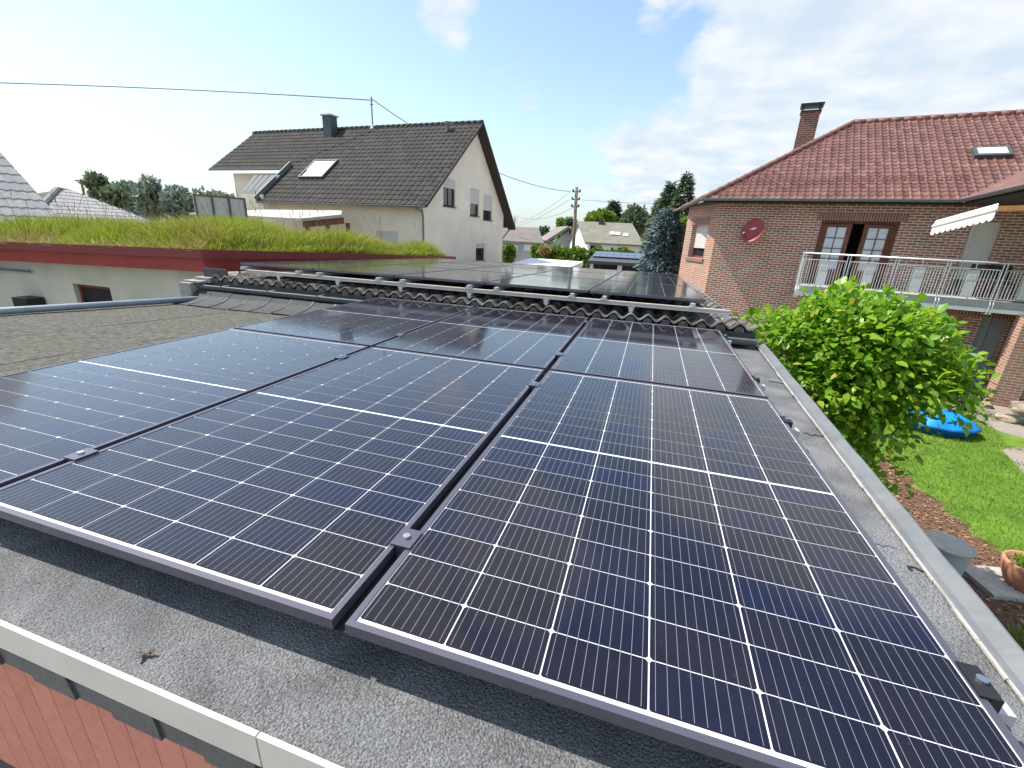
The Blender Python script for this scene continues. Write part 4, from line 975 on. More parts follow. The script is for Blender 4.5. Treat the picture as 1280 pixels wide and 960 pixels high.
# stones
def rock(p, s_, label, seed, mt='stone'):
    r2 = np.random.default_rng(seed); bm = bmesh.new(); bmesh.ops.create_icosphere(bm, subdivisions=3, radius=1)
    ph = r2.random(6)*6
    for v in bm.verts:
        c = v.co; f = 1+.12*math.sin(c.x*3+ph[0])+.10*math.sin(c.y*4+ph[1])+.08*math.sin(c.z*5+ph[2]+c.x*3)
        c.x, c.y, c.z = (max(-.8, min(.8, c.x))*f*s_[0], max(-.8, min(.8, c.y))*f*s_[1], max(-.75, min(.7, c.z))*f*s_[2])
    me = bpy.data.meshes.new('garden_stone'); bm.to_mesh(me); bm.free(); me.materials.append(M[mt]); o = link(me, 'garden_stone'); o.location = tuple(p+np.array([0, 0, s_[2]*.6])); o.rotation_euler[2] = r2.random()*3
    for q in me.polygons: q.use_smooth = True
    tag(o, label, 'stone', 'natural stones by the terrace')
for k, (px, py, s_, lb) in enumerate([(1216, 502, (.22, .17, .13), 'reddish flat stone left of the brick pillar, behind the fire basket'), (1230, 509, (.18, .14, .10), 'small stone at the left foot of the brick pillar'), (1262, 508, (.34, .26, .18), 'large tan stone at the right foot of the brick pillar'),
                                       (1272, 490, (.30, .22, .16), 'pale flat stone on top behind the large tan stone'), (1278, 520, (.38, .26, .20), 'brown stone at the right picture edge, lowest of the pile'), (1256, 526, (.25, .18, .12), 'rounded stone at the front of the pile on the terrace'), (1275, 503, (.24, .2, .38), 'tall pale stone at the right end of the pile')]):
    rock(zat(px, py, -3.165), s_, lb, 40+k)
# flower pot on slab
fp = zat(1272, 738, -3.17); mb = MB(); mb.obox(fp+np.array([-.42, -.30, .0]), (.62, .12, 0), (-.1, .55, 0), (0, 0, .06)); tag(mb.build('paving_slab', M['paleconc'], bevel=.01), 'pale concrete slab in the mulch under the terracotta pot', 'slab')
fp2 = fp+np.array([.06, .02, .061]); t = thing('flower_pot', 'round terracotta flower pot with a yellow flower at the right edge', 'flower pot', fp2)
mb = MB(); mb.lathe(fp2, [(.0, .0), (.17, .0), (.20, .03), (.265, .18), (.28, .27), (.285, .31), (.27, .33), (.245, .32), (.24, .27), (.0, .265)], 32); mb.build('pot', M['terracotta'], t, smooth=True)
mb = MB(); mb.lathe(fp2, [(.235, .268), (.1, .285), (.0, .28)], 20); mb.build('potting_soil', M['soil'], t)
n = 160; C = fp2+np.stack([rng.normal(size=n)*.08, rng.normal(size=n)*.08, .28+rng.random(n)*.03], 1); D_ = rdir(n); D_[:, 2] = np.abs(D_[:, 2])+.3
Vq, Fq = leaf_quads(C, D_, .08, .45); arr('leaves', Vq, Fq, M['lawnblade'], t)
M['yellow'] = mat('yellow', (.75, .50, .01), .6); M['redleaf'] = mat('redleaf', (.40, .06, .02), .6)
mb = MB()
for k in range(6):
    c = fp2+np.array([-.02+rng.normal()*.06, -.06+rng.normal()*.05, .36+rng.random()*.03])
    for q in range(6): a = q*math.pi/3; mb.obox(c, (math.cos(a)*.03, math.sin(a)*.03, .004), (-math.sin(a)*.016, math.cos(a)*.016, 0), (0, 0, .004))
mb.build('petals', M['yellow'], t)
# concrete ring with lid
cr_ = zat(1172, 712, -3.17); t = thing('concrete_planter', 'grey concrete cylinder with a flat pale lid beside the garage wall', 'planter', cr_)
mb = MB(); mb.lathe(cr_, [(.0, 0), (.20, 0), (.215, .02), (.225, .36), (.225, .38), (0, .38)], 32); mb.build('body', M['slab'], t, smooth=False)
mb = MB(); mb.lathe(cr_+up*.382, [(.0, 0), (.245, 0), (.255, .01), (.255, .035), (.24, .045), (.0, .05)], 32); mb.build('lid', M['paleconc'], t)
# bright plant near the garage
def plant(p, n, r_, h, size, mt, name, label, cat, asp=.4):
    a = rng.random(n)*6.28; q = np.sqrt(rng.random(n))*r_; C = p+np.stack([q*np.cos(a), q*np.sin(a), rng.random(n)*h*(1-.5*q/r_)], 1); D_ = np.stack([np.cos(a)*.8, np.sin(a)*.8, .5+rng.random(n)], 1)
    Vq, Fq = leaf_quads(C, D_, size, asp); o = arr(name, Vq, Fq, M[mt]); tag(o, label, cat); return o
plant(zat(1290, 835, -3.17), 260, .30, .35, .12, 'treelight', 'garden_plant', 'bright yellow-green leafy plant in the mulch at the right edge', 'plant')

# the big bush
def bush():
    c0 = at(1056, 466, 6.0)
    t = thing('leafy_bush', 'large bright green broad-leaved bush beside the garage', 'bush', (c0[0], c0[1], -3.17))
    nL = 19000
    sun = sd
    blobs = []
    for k in range(46):
        d = rdir(1)[0]; d[2] = d[2]*.95+.1; q = .78+.22*rng.random(); blobs.append((c0+d*np.array([.86, .86, .70])*q*.80, .28+.22*rng.random()))
    blobs.append((c0+np.array([-.1, -.1, -.2]), .9)); blobs.append((c0+np.array([.72, -.30, -.10]), .34)); blobs.append((c0+np.array([.90, -.38, -.12]), .22)); blobs.append((c0+np.array([-.35, -.35, -1.0]), .7)); blobs.append((c0+np.array([.1, -.5, -1.1]), .55))
    blobs.append((c0+np.array([-.85, -.2, .2]), .45))
    wts = np.array([b[1]**2 for b in blobs]); wts /= wts.sum(); idx = rng.choice(len(blobs), nL, p=wts)
    bc_ = np.array([b[0] for b in blobs])[idx]; br = np.array([b[1] for b in blobs])[idx]
    d = rdir(nL); d[:, 2] = np.where(d[:, 2] < -.5, -d[:, 2], d[:, 2]); rad = br*(.55+.5*rng.random(nL)); C = bc_+d*rad[:, None]
    # shoots on top
    sh = []
    for k in range(34):
        b = blobs[rng.integers(46)][0]; dd_ = rdir(1)[0]*.45; dd_[2] = 1; dd_ /= np.linalg.norm(dd_); l = .22+.24*rng.random()
        if b[2] < c0[2]: continue
        for q in np.linspace(.2, 1, 12): sh.append((b+dd_*(.18+l*q)+rng.normal(size=3)*.012, np.append(rng.normal(size=2), .5)))
    C = np.vstack([C, [s_[0] for s_ in sh]]); D_ = np.vstack([d*.8+rng.normal(size=(nL, 3))*.45+np.array([0, 0, -.18]), [s_[1] for s_ in sh]]); n = len(C)
    ra_ = (C-c0)@RX; lim = .83-.95*np.maximum(0, c0[2]-.05-C[:, 2])+rng.normal(size=n)*.05
    keep = (C[:, 2] > -3.0) & (ra_ < np.maximum(lim, .22)); C, D_ = C[keep], D_[keep]; n = len(C)
    D_ /= np.linalg.norm(D_, axis=1, keepdims=True)
    upv = np.array([0, 0, 1.])+rng.normal(size=(n, 3))*.4+.3*(C-c0); S_ = np.cross(D_, upv); S_ /= np.linalg.norm(S_, axis=1, keepdims=True); Nm = np.cross(S_, D_)
    sz = (.045+.078*rng.random(n)**1.3)[:, None]; w = .27+.07*rng.random((n, 1))
    droop = -Nm*sz*.16
    P = [C, C+D_*sz*.30+S_*sz*w+Nm*sz*.06, C+D_*sz*.68+S_*sz*w*.82+Nm*sz*.03, C+D_*sz+droop, C+D_*sz*.68-S_*sz*w*.82+Nm*sz*.03, C+D_*sz*.30-S_*sz*w+Nm*sz*.06, C+D_*sz*.5-Nm*sz*.02]
    V = np.stack(P, 1).reshape(-1, 3); b = np.arange(n)[:, None]*7
    F = np.concatenate([b+np.array([[0, 1, 6, 5]]), b+np.array([[6, 1, 2, 3]]), b+np.array([[5, 6, 3, 4]])], 1).reshape(-1, 4)
    arr('foliage', V, F, M['bush'], t, smooth=True)
    mb = MB(); base = np.array([c0[0], c0[1], -3.17])
    for k in range(16):
        b = blobs[k*2][0]*.9+c0*.1; mid = (base+b)/2+rng.normal(size=3)*.1; mb.tube([base+rng.normal(size=3)*np.array([.1, .1, 0]), mid, b], .022, 6, 0, True, .006)
    mb.build('stems', M['bark'], t)
    # a few ripe red-orange berries / reddish shoots
    n = 60; a = rng.integers(0, len(C), n); Cb = C[a]; Vq, Fq = leaf_quads(Cb, rdir(n), .035, .8); arr('red_shoots', Vq, Fq, M['redleaf'], t)
bush()

# ================================================================== GREEN ROOF BUILDING
GX, GY = -5.12, 3.95; GS = -.045
gzr = lambda x, y: .35+.025*(x-GX)+GS*(y-GY)
gb = thing('green_roof_building', 'low pale building with dark red fascia boards and overgrown grass roof', 'building', (-9, 7, -3.17))
XL = -22.; YB = 12.
mb = MB()
def slab_(x0, y0, x1, y1, h0, h1, m=0):
    mb.box8([(x0, y0, gzr(x0, y0)+h0), (x1, y0, gzr(x1, y0)+h0), (x1, y1, gzr(x1, y1)+h0), (x0, y1, gzr(x0, y1)+h0), (x0, y0, gzr(x0, y0)+h1), (x1, y0, gzr(x1, y0)+h1), (x1, y1, gzr(x1, y1)+h1), (x0, y1, gzr(x0, y1)+h1)], m)
slab_(XL, GY, GX, GY+.045, -.115, 0); slab_(GX-.045, GY+.045, GX, YB, -.115, 0)
mb.build('upper_fascia', M['redpaint'], gb, bevel=.004)
mb = MB(); slab_(XL, GY+.06, GX-.06, GY+.09, -.29, -.1155); slab_(GX-.09, GY+.09, GX-.06, YB, -.29, -.1155)
mb.build('lower_fascia', M['redpaint2'], gb)
mb = MB(); slab_(XL, GY+.10, GX-.10, YB, -.28, -.06); mb.build('roof_soil', M['soil'], gb)
WY = GY+.26
wx = lambda px, py: onv(px, py, (-10, WY), (-5, WY))
wl, wr = wx(92, 360), wx(137, 360); wb = wx(115, 376)[2]; wt = wx(92, 352)[2]
mb = MB(); A_ = (-12., WY); B_ = (GX-.1, WY)
mb.wall(A_, B_, -3.17, .06, [(wl[0]+12, wr[0]+12, wb-.15, wt-.03)], 0, .1); mb.wall(B_, (GX-.1, YB), -3.17, .0); mb.wall((-22, WY-.25+.2), A_, -3.17, 0.)
mb.build('wall', M['creamwall'], gb)
frame_window(gb, np.array([-12., WY, 0]), np.array([1., 0, 0]), np.array([0, 1., 0]), wl[0]+12, wr[0]+12, wb-.15, wt-.03, .06, .05, (1, 1), 'wood', 'dark', 0)
p = wx(52, 378); mb = MB(); mb.box((p[0]-.22, WY-.25, p[2]-.4), (p[0]+.13, WY-.02, p[2]+.10)); mb.build('vent_box', M['black'], gb, bevel=.01)
mb = MB(); p = wx(0, 338); q = wx(42, 339); mb.tube([p-np.array([2, 0.05, 0]), q-np.array([0, .05, 0])], .02, 6); mb.build('wall_pipe', M['zinc'], gb)
# grass on the roof
def mound(X, Y): return .20*np.clip((Y-GY-.2)/2.5, 0, 1)*np.clip((GX-X)/1.2, .1, 1)*np.clip((11.5-Y)/4, 0, 1)
def hgt(X, Y): return (.40+.13*np.sin(X*1.3+1.)*np.sin(Y*.9)+.10*np.sin(X*3.1+Y*1.7))
n = 120000; X = GX-.12-rng.random(n)**1.3*13; Y = GY+.12+rng.random(n)**1.2*7.6
h = np.clip(hgt(X, Y)*(.5+.9*rng.random(n)), .05, .62); h *= np.clip((Y-GY)/.9, .25, 1); h *= np.clip((GX-X)/.5, .45, 1)
Z = .35+.025*(X-GX)+GS*(Y-GY)-.07+mound(X, Y)
C = np.stack([X, Y, Z], 1); ln = rng.normal(size=(n, 2))*.28; D_ = np.stack([ln[:, 0]+.1, ln[:, 1], np.ones(n)], 1); D_ /= np.linalg.norm(D_, axis=1, keepdims=True)
sd_ = rng.normal(size=(n, 3)); sd_[:, 2] = 0; sd_ /= np.linalg.norm(sd_, axis=1, keepdims=True); wv = (.0035+.0045*rng.random(n))[:, None]; hh = h[:, None]
bend = np.stack([ln[:, 0], ln[:, 1], -.25*np.ones(n)], 1)*hh*.5
V = np.stack([C-sd_*wv, C+sd_*wv, C+D_*hh*.6+sd_*wv*.8, C+D_*hh*.6-sd_*wv*.8, C+D_*hh+bend], 1).reshape(-1, 3); b = np.arange(n)[:, None]*5
Fq4 = b+np.array([[0, 1, 2, 3]]); Ft = b+np.array([[3, 2, 4, 4]])
me_F = np.concatenate([Fq4, b+np.array([[3, 2, 4, 3]])], 1).reshape(-1, 4)
def arr_mixed(name, V, Q, T, mt, parent=None):
    me = bpy.data.meshes.new(name); V = V-org(parent); me.vertices.add(len(V)); me.vertices.foreach_set('co', V.ravel().astype(np.float32))
    me.loops.add(Q.size+T.size); me.loops.foreach_set('vertex_index', np.concatenate([Q.ravel(), T.ravel()]).astype(np.int32))
    me.polygons.add(len(Q)+len(T)); ls = np.concatenate([np.arange(len(Q))*4, Q.size+np.arange(len(T))*3]).astype(np.int32); lt = np.concatenate([np.full(len(Q), 4), np.full(len(T), 3)]).astype(np.int32)
    me.polygons.foreach_set('loop_start', ls); me.polygons.foreach_set('loop_total', lt); me.materials.append(mt); me.update(calc_edges=True); return link(me, name, parent)
tag(arr_mixed('roof_grass', V, Fq4, b+np.array([[3, 2, 4]]), M['grass']), 'tall yellow-green grass growing on the red-edged flat roof', kind='stuff')
n = 5200; X = GX-.15-rng.random(n)*12; Y = GY+.1+rng.random(n)**1.8*5; C = np.stack([X, Y, .35+.025*(X-GX)+GS*(Y-GY)-.05], 1); D_ = rdir(n); D_[:, 2] = np.abs(D_[:, 2])*.8+.15
Vq, Fq = leaf_quads(C, D_, .22, .045); tag(arr('dry_grass', Vq, Fq, M['drygrass']), 'dry straw-coloured grass and moss along the roof edge', kind='stuff')
# seed stalks
n = 150; X = GX-.3-rng.random(n)*12; Y = GY+.6+rng.random(n)*6; mb = MB(); 
for k in range(n):
    b = np.array([X[k], Y[k], gzr(X[k], Y[k])-.05]); h = .60+.45*rng.random()+(.25 if rng.random() < .15 else 0); l = rng.normal(size=2)*.09+np.array([-.06, 0])
    p1 = b+np.array([l[0]*.4, l[1]*.4, h*.6]); p2 = b+np.array([l[0]*1.6, l[1]*1.6, h]); mb.tube([b, p1, p2], .0042, 3, 0, False, .0025); dd_ = (p2-p1)/np.linalg.norm(p2-p1); mb.tube([p2-dd_*.1, p2-dd_*.04, p2+dd_*.02], .008, 4, 0, False, .003)
o = mb.build('seed_stalks', M['drygrass']); tag(o, 'thin dry seed stalks rising above the grass roof', kind='stuff')
for k in range(18):
    px = [10, 30, 55, 75, 222, 245, 262, 100, 130, 160, 185, 300, 350, 395, 430, 460, 490, 515][k]; p = zat(px, [302, 303, 304, 305, 311, 311, 312, 306, 307, 308, 310, 315, 318, 320, 322, 323, 324, 325][k], .28); y = GY+.2
    if k in (4, 5, 6): rock(np.array([p[0], max(p[1], GY+.12), gzr(p[0], GY+.2)-.04]), (.12, .09, .07), ['grey stone on the grass roof edge left of its corner', 'dark grey stone right at the grass roof corner', 'small grey stone just right of the grass roof corner'][k-4], 90+k, 'slate')

# ================================================================== WHITE HOUSE
HU = np.array([.9964, -.085, 0.]); HN = np.array([.085, .9964, 0.])
HC = np.array([-9.09, 17.46, 0.])          # near corner of the gable
wh = thing('white_house', 'cream rendered house with dark mossy gable roof and skylight', 'house', HC-HU*4+HN*4-np.array([0, 0, 3.4]))
EZ, RZ, RO = 1.98, 5.72, 4.75; BZ, BO = 1.05, 9.55
def hp(px, py):      # gable plane coords
    P = onv(px, py, HC, HC+HN); return float((P-HC)@HN), float(P[2])
wins = []
for (x0, y0, x1, y1) in ((554, 221, 569, 258), (588, 234, 599, 270), (604.5, 242, 615.5, 275), (595, 304, 606, 326)):
    a, z1 = hp(x0, y0); b, _ = hp(x1, y0); _, z0 = hp((x0+x1)/2, y1); wins.append((a, b, z0, z1-.03))
mb = MB(); HL = 14.
gend = 8.75
mb.wall(HC, HC+HN*gend, -6, 6.2, wins, 0, .12)
clipn = []
def roofclip(offs=0.): 
    th1 = math.atan2(RZ-EZ, RO); th2 = math.atan2(RZ-BZ, BO-RO)
    n1_ = -HN*math.sin(th1)+up*math.cos(th1); n2_ = HN*math.sin(th2)+up*math.cos(th2); rp = HC+HN*RO+up*(RZ-.06)
    return [(rp, n1_), (rp, n2_)], n1_, n2_, th1, th2
cl_, n1_, n2_, th1, th2 = roofclip()
mb.build('gable_wall', M['render2'], wh, clip=cl_)
mb = MB(); eL = HC-HU*HL
cw0, cw1 = onv(470, 290, HC, HC+HU), onv(497, 290, HC, HC+HU); sA = float((cw0-eL)@HU); sB = float((cw1-eL)@HU); zt2 = float(onv(480, 289, HC, HC+HU)[2])
recS = float((onv(330, 244, HC, HC+HU)-eL)@HU)
mb.wall(eL+HU*recS, HC, -6, EZ+.0, [(sA-recS, sB-recS, zt2-.9, zt2)], 0, .1); mb.wall(eL, eL+HU*recS, -6, .95)
mb.wall(HC+HN*gend, HC+HN*gend-HU*HL, -6, BZ+.6); mb.wall(eL+HN*gend, eL, -6, 1.)
mb.build('wall', M['render'], wh)
frame_window(wh, eL, HU, HN, sA, sB, zt2-.9, zt2, .06, .05, (1, 1), 'white', 'glass', .95)
for k, w in enumerate(wins): 
    f = frame_window(wh, HC, HN, -HU, w[0], w[1], w[2], w[3], .07, .06, (2 if k == 0 else 1, 1), 'eave', 'glass', [.33, .55, .62, .25][k])
    mb = MB(); mb.obox(HC+HN*(w[0]-.05)+HU*.002+up*(w[2]-.045), HN*(w[1]-w[0]+.1), HU*.06, up*.04); mb.build('sill', M['eave'], f)
# roof: south slope
ov = .45
Oh = HC+HU*ov-HU*(HL+ov)-HN*.45+up*(EZ-.45*math.tan(th1)); 
V1 = HN*math.cos(th1)+up*math.sin(th1); L1 = (RO+.45)/math.cos(th1)
def hs(px, py):   # coords in the south slope
    d_ = ray(px, py); Nn = np.cross(HU, V1); P = CAM+d_*np.dot(Oh-CAM, Nn)/np.dot(d_, Nn); return float((P-Oh)@HU), float((P-Oh)@V1)
a_l, b_l = hs(262, 212); a_c, _ = hs(330, 243); a_c2, b_c2 = hs(345, 213); rl_, _ = hs(325, 160)
aR = HL+ov
Ov = Oh
a_, un = tiled('roof_slope', Oh, HU, V1, [(a_c, 0), (aR, 0), (aR, L1), (a_c, L1)], .30, .34, .04, .022, M['dtile'], wh, 6, 'wave'); un.build('roof_boarding', M['eave'], wh)
a_, un = tiled('upper_roof_slope', Oh, HU, V1, [(a_l, b_l), (a_c-.0001, b_l), (a_c-.0001, L1), (rl_, L1)], .30, .34, .04, .022, M['dtile'], wh, 6, 'wave'); un.build('upper_boarding', M['eave'], wh)
V2 = -HN*math.cos(th2)+up*math.sin(th2); L2 = (BO-RO)/math.cos(th2); Ob = HC+HN*BO+HU*ov+up*BZ
a_, un = tiled('back_roof_slope', Ob, -HU, V2, [(0, 0), (HL+ov, 0), (HL+ov-2, L2), (0, L2)], .30, .34, .04, .022, M['dtile'], wh, 4, 'wave'); un.build('back_boarding', M['eave'], wh)
mb = MB(); RTp = HC+HN*RO+up*(RZ+.02); ridge_caps(mb, RTp+HU*ov, RTp-HU*(HL-rl_+.0-ov+ov)+HU*0, .10, .34); mb.build('ridge_caps', M['dridge'], wh, smooth=True)
mb = MB(); bb = HU*(ov+.01)
p0 = HC-HN*.45+bb+up*(EZ-.45*math.tan(th1)+.03); p1 = RTp+bb; p2 = HC+HN*BO+bb+up*BZ
for a, b, w in ((p0, p1, .10), (p1, p2, .14)): mb.obox(a-up*w, b-a, HU*.03, up*(w+.03))
mb.poly([p1-up*.14, p2-up*.14, p2-up*.14-HU*(ov+.01), p1-up*.14-HU*(ov+.01)]); mb.poly([p0-up*.1, p1-up*.1, p1-up*.1-HU*(ov+.01), p0-up*.1-HU*(ov+.01)])
mb.build('bargeboard', M['eave'], wh)
mb = MB(); g0 = Oh+HU*a_c-HN*.04+up*-.01; g1_ = Oh+HU*aR-HN*.04+up*-.01; gutter(mb, g0, g1_, .065)
mb.build('gutter', M['zinc'], wh); mb = MB(); q0 = Oh+HU*a_l+V1*b_l; gutter(mb, q0-HN*.04, q0-HN*.04+HU*(a_c-a_l+.2), .06)
mb.build('gutter', M['zinc'], wh); mb = MB(); dpn = HC+HU*.05-HN*.06; mb.tube([g1_-HU*.5-up*.06, dpn+up*(EZ-.55)-HN*.05, dpn+up*(EZ-.8), dpn+up*-5], .045, 8)
mb.build('downpipe', M['zinc'], wh); mb = MB(); d2 = HC+HN*(gend+.08)-HU*.06; mb.tube([HC+HN*(BO)+HU*.1+up*(BZ-.1), d2+up*(BZ-.7), d2-up*5], .045, 8)
mb.build('downpipe', M['zinc'], wh)
# recess (loggia) at the left
mb = MB(); ra = HC-HU*(HL)+HN*1.9; rb = Oh+HU*(a_c+.2)+HN*2.35; ra[2] = 0; rb[2] = 0
mb.wall(eL+HU*(a_l+1.2)+HN*2.2, eL+HU*(a_c+.6)+HN*2.2, .9, 3.2); mb.build('loggia_wall', M['render'], wh)
mb = MB(); o = eL+HU*(a_l+1.35)+HN*.3+up*1.0
mb.obox(Oh+HU*(a_c-.02)-HN*.0, HU*.05, V1*b_l*1.1, np.cross(HU, V1)*.25)
mb.build('recess_flashing', M['zinc'], wh)
mb = MB()
lg0 = onv(302, 238, eL-HN*0, eL+HU); 
for k in range(5):
    a = onv(303+k*6, 238, eL+HN*.8, eL+HU+HN*.8); b = onv(318+k*7, 219, eL+HN*.8, eL+HU+HN*.8); mb.obox(a, b-a, HU*.22, HN*.02)
mb.build('folded_awning', M['white'], wh)
mb = MB(); a = onv(304, 262, eL-HN*.3, eL+HU-HN*.3); b = onv(328, 243, eL-HN*.3, eL+HU-HN*.3); mb.obox(np.array([a[0], a[1], a[2]]), HU*float((b-a)@HU), HN*.06, up*float(b[2]-a[2])); mb.build('loggia_parapet', M['render'], wh)
# skylight
s0, t0 = hs(374, 224); s1_, t1_ = hs(404, 224); _, t2_ = hs(395, 203); Nn = np.cross(HU, V1); q = Oh+HU*s0+V1*t0
mb = MB(); W_ = s1_-s0; H_ = t2_-t0; mb.obox(q+Nn*.02, HU*W_, V1*.07, Nn*.12); mb.obox(q+V1*(H_-.07)+Nn*.02, HU*W_, V1*.07, Nn*.12); mb.obox(q+V1*.07+Nn*.02, HU*.07, V1*(H_-.14), Nn*.12); mb.obox(q+HU*(W_-.07)+V1*.07+Nn*.02, HU*.07, V1*(H_-.14), Nn*.12)
skl = mb.build('skylight', M['slate'], wh); mb = MB(); mb.obox(q+HU*.08+V1*.08+Nn*.07, HU*(W_-.16), V1*(H_-.16), Nn*.01); mb.build('pane', M['curtain'], skl)
mb = MB(); mb.obox(q+HU*.08+V1*(H_*.42)+Nn*.085, HU*(W_-.16), V1*(H_*.52), Nn*.02); mb.build('blind', M['white'], skl)
# chimney
s0, t0 = hs(414, 168); q = Oh+HU*s0+V1*t0; mb = MB(); mb.obox(q-HU*.28-HN*.28-up*.4, HU*.56, HN*.5, up*1.25); c_ = mb.build('chimney', M['slate'], wh); mb = MB(); mb.obox(q-HU*.36-HN*.36+up*.852, HU*.72, HN*.66, up*.07); mb.build('chimney_cap', M['aluw'], c_)
for px, py, lb in ((559, 165, 'vent'),):
    s0, t0 = hs(px, py); q = Oh+HU*s0+V1*t0; mb = MB(); mb.tube([q, q+up*.38], .09, 10); mb.tube([q+up*.32, q+up*.45], .13, 10); mb.obox(q+HU*.1+up*.28, HU*.22, HN*.1, up*.14); mb.build('roof_vent', M['zinc'], wh)
# mast
s0, t0 = hs(466, 160); q = Oh+HU*s0+V1*t0; mb = MB(); top = q+up*(at(465, 121, float(np.hypot(*(q-CAM)[:2])))[2]-q[2])
mast = thing('service_mast', 'thin grey electricity mast standing on the dark roof ridge', 'mast', q)
mb.tube([q-up*.3, top], .035, 8); mb.build('pole', M['zinc'], mast); mb = MB(); mb.tube([top-up*.15-HU*.12, top-up*.15+HU*.12], .02, 6); mb.tube([top-up*.35-HU*.10, top-up*.35+HU*.10], .02, 6); mb.build('crossarm', M['black'], mast)
mb = MB(); mb.lathe(q+up*.0, [(.16, -.05), (.07, .12), (.05, .14)], 12); mb.build('base_flashing', M['aluw'], mast)

# carport in front of the white house
cp = thing('carport', 'flat roofed carport with pale roof and brown timber edge beside the cream house', 'carport', (-14, 16, -3.4))
mb = MB(); A1 = at(427, 267, 15.6); A2 = at(375, 271, 16.2); B1 = at(425, 262, 17.4); B2 = at(240, 259, 24)
A1 = onv(427, 268, (-20, 15.2), (0, 15.0)); A2 = onv(376, 273, (-20, 14.6), (0, 14.6)); Bl = onv(236, 266, (-40, 16.8), (0, 16.8)); Br = onv(330, 262, (-40, 17.2), (0, 17.2)); Br2 = onv(427, 263, (-20, 17.1), (0, 16.9))
pts = [A2, A1, Br2, Br, Bl]
mb.poly(pts); mb.poly([p-up*.10 for p in pts][::-1])
for k in range(5): a, b = pts[k], pts[(k+1) % 5]; mb.poly([b, a, a-up*.10, b-up*.10][::1])
mb.build('roof_sheet', M['paleconc'], cp)
mb = MB(); mb.obox(A2-up*.34+HN*.06, A1-A2, HN*.05, up*.235); mb.build('timber_edge', M['wood'], cp)
mb = MB()
for p in (A2, A1, (A1+A2)/2): mb.obox(np.array([p[0], p[1]+.2, -4]), (.12, 0, 0), (0, .12, 0), (0, 0, p[2]-.3+4))
mb.build('post', M['wood'], cp)

# ================================================================== LEFT NEIGHBOURS
lh = thing('left_house', 'grey tiled roof of the nearest house at the far left', 'house', (-16, 2, -3.3))
C0 = at(70, 268, 14.1); y1_ = C0[1]; x0_ = C0[0]; P2 = onv(0, 190, (-30, y1_), (0, y1_)); sl_ = math.atan2(P2[2]-C0[2], x0_-P2[0])
V_ = np.array([-math.cos(sl_), 0, math.sin(sl_)])
a_, un = tiled('roof_slope', C0-np.array([0, 9, 0])-V_*.8, (0, 1, 0), V_, [(0, 0), (9, 0), (9, 6.5), (0, 6.5)], .17, .235, .024, .010, M['gtile'], lh, 6, 'wave')
# winding: U x V must face up
un.build('roof_boarding', M['eave'], lh)
mb = MB(); mb.wall((x0_-.3, y1_-9), (x0_-.3, y1_-.3), -3.4, C0[2]-.4); mb.wall((x0_-.3, y1_-.3), (x0_-9, y1_-.3), -3.4, 4.5)
th_ = V_; nn_ = np.cross((0, 1, 0), V_)
if nn_[2] < 0: nn_ = -nn_
mb.build('wall', M['render'], lh, clip=[(C0-np.array([0, 0, .15]), nn_)])

def poly_house(name, label, cat, ridge, eaves, wallz, roofm, wallm, group=None, ridge_y=None):
    """simple distant house from surveyed ridge and eave points: ridge [A,B], front eave [a,b]; the back slope mirrors the front"""
    A, B = (np.array(p, float) for p in ridge); a, b = (np.array(p, float) for p in eaves)
    t = thing(name, label, cat, ((a[0]+b[0])/2, (a[1]+b[1])/2+3, wallz), group)
    a2, b2 = 2*A-a, 2*B-b; a2[2] = a[2]; b2[2] = b[2]
    mb = MB(); th = up*.18
    for q in ([a, b, B, A], [b2, a2, A, B]):
        mb.poly(q); mb.poly([p-th for p in q][::-1])
        for k in range(4): mb.poly([q[(k+1) % 4], q[k], q[k]-th, q[(k+1) % 4]-th])
    mb.build('roof', M[roofm], t)
    d = (b-a)/np.linalg.norm(b-a); dn = np.cross(up, d); ins = .35
    P = [a+d*ins+dn*ins, b-d*ins+dn*ins, b2-d*ins-dn*ins, a2+d*ins-dn*ins]
    mb = MB()
    zf = a[2]-.02
    for k in range(4):
        p, q = P[k], P[(k+1) % 4]; mb.wall((p[0], p[1]), (q[0], q[1]), wallz, zf)
    for p, q, r_ in ((P[1], P[2], B-d*ins-up*.15), (P[3], P[0], A+d*ins-up*.15)):
        mb.poly([(p[0], p[1], zf), (q[0], q[1], zf), r_])
    mb.build('wall', M[wallm], t)
    return t, P, d, dn
def wpatch(t, P, Q, rects, fm='white', gm='glass', sh=0.):
    """windows on wall P->Q from image rectangles"""
    d = (Q-P)/np.linalg.norm((Q-P)[:2]); d[2] = 0; no = np.array([-d[1], d[0], 0])
    for (x0, y0, x1, y1) in rects:
        a = onv(x0, (y0+y1)/2, P, Q); b = onv(x1, (y0+y1)/2, P, Q); z1 = onv((x0+x1)/2, y0, P, Q)[2]; z0 = onv((x0+x1)/2, y1, P, Q)[2]
        s0 = float((a-P)@d); s1 = float((b-P)@d); 
        frame_window(t, np.array([P[0], P[1], 0]), d, no, s0, s1, z0, z1, -.05, .05, (1, 1), fm, gm, sh)
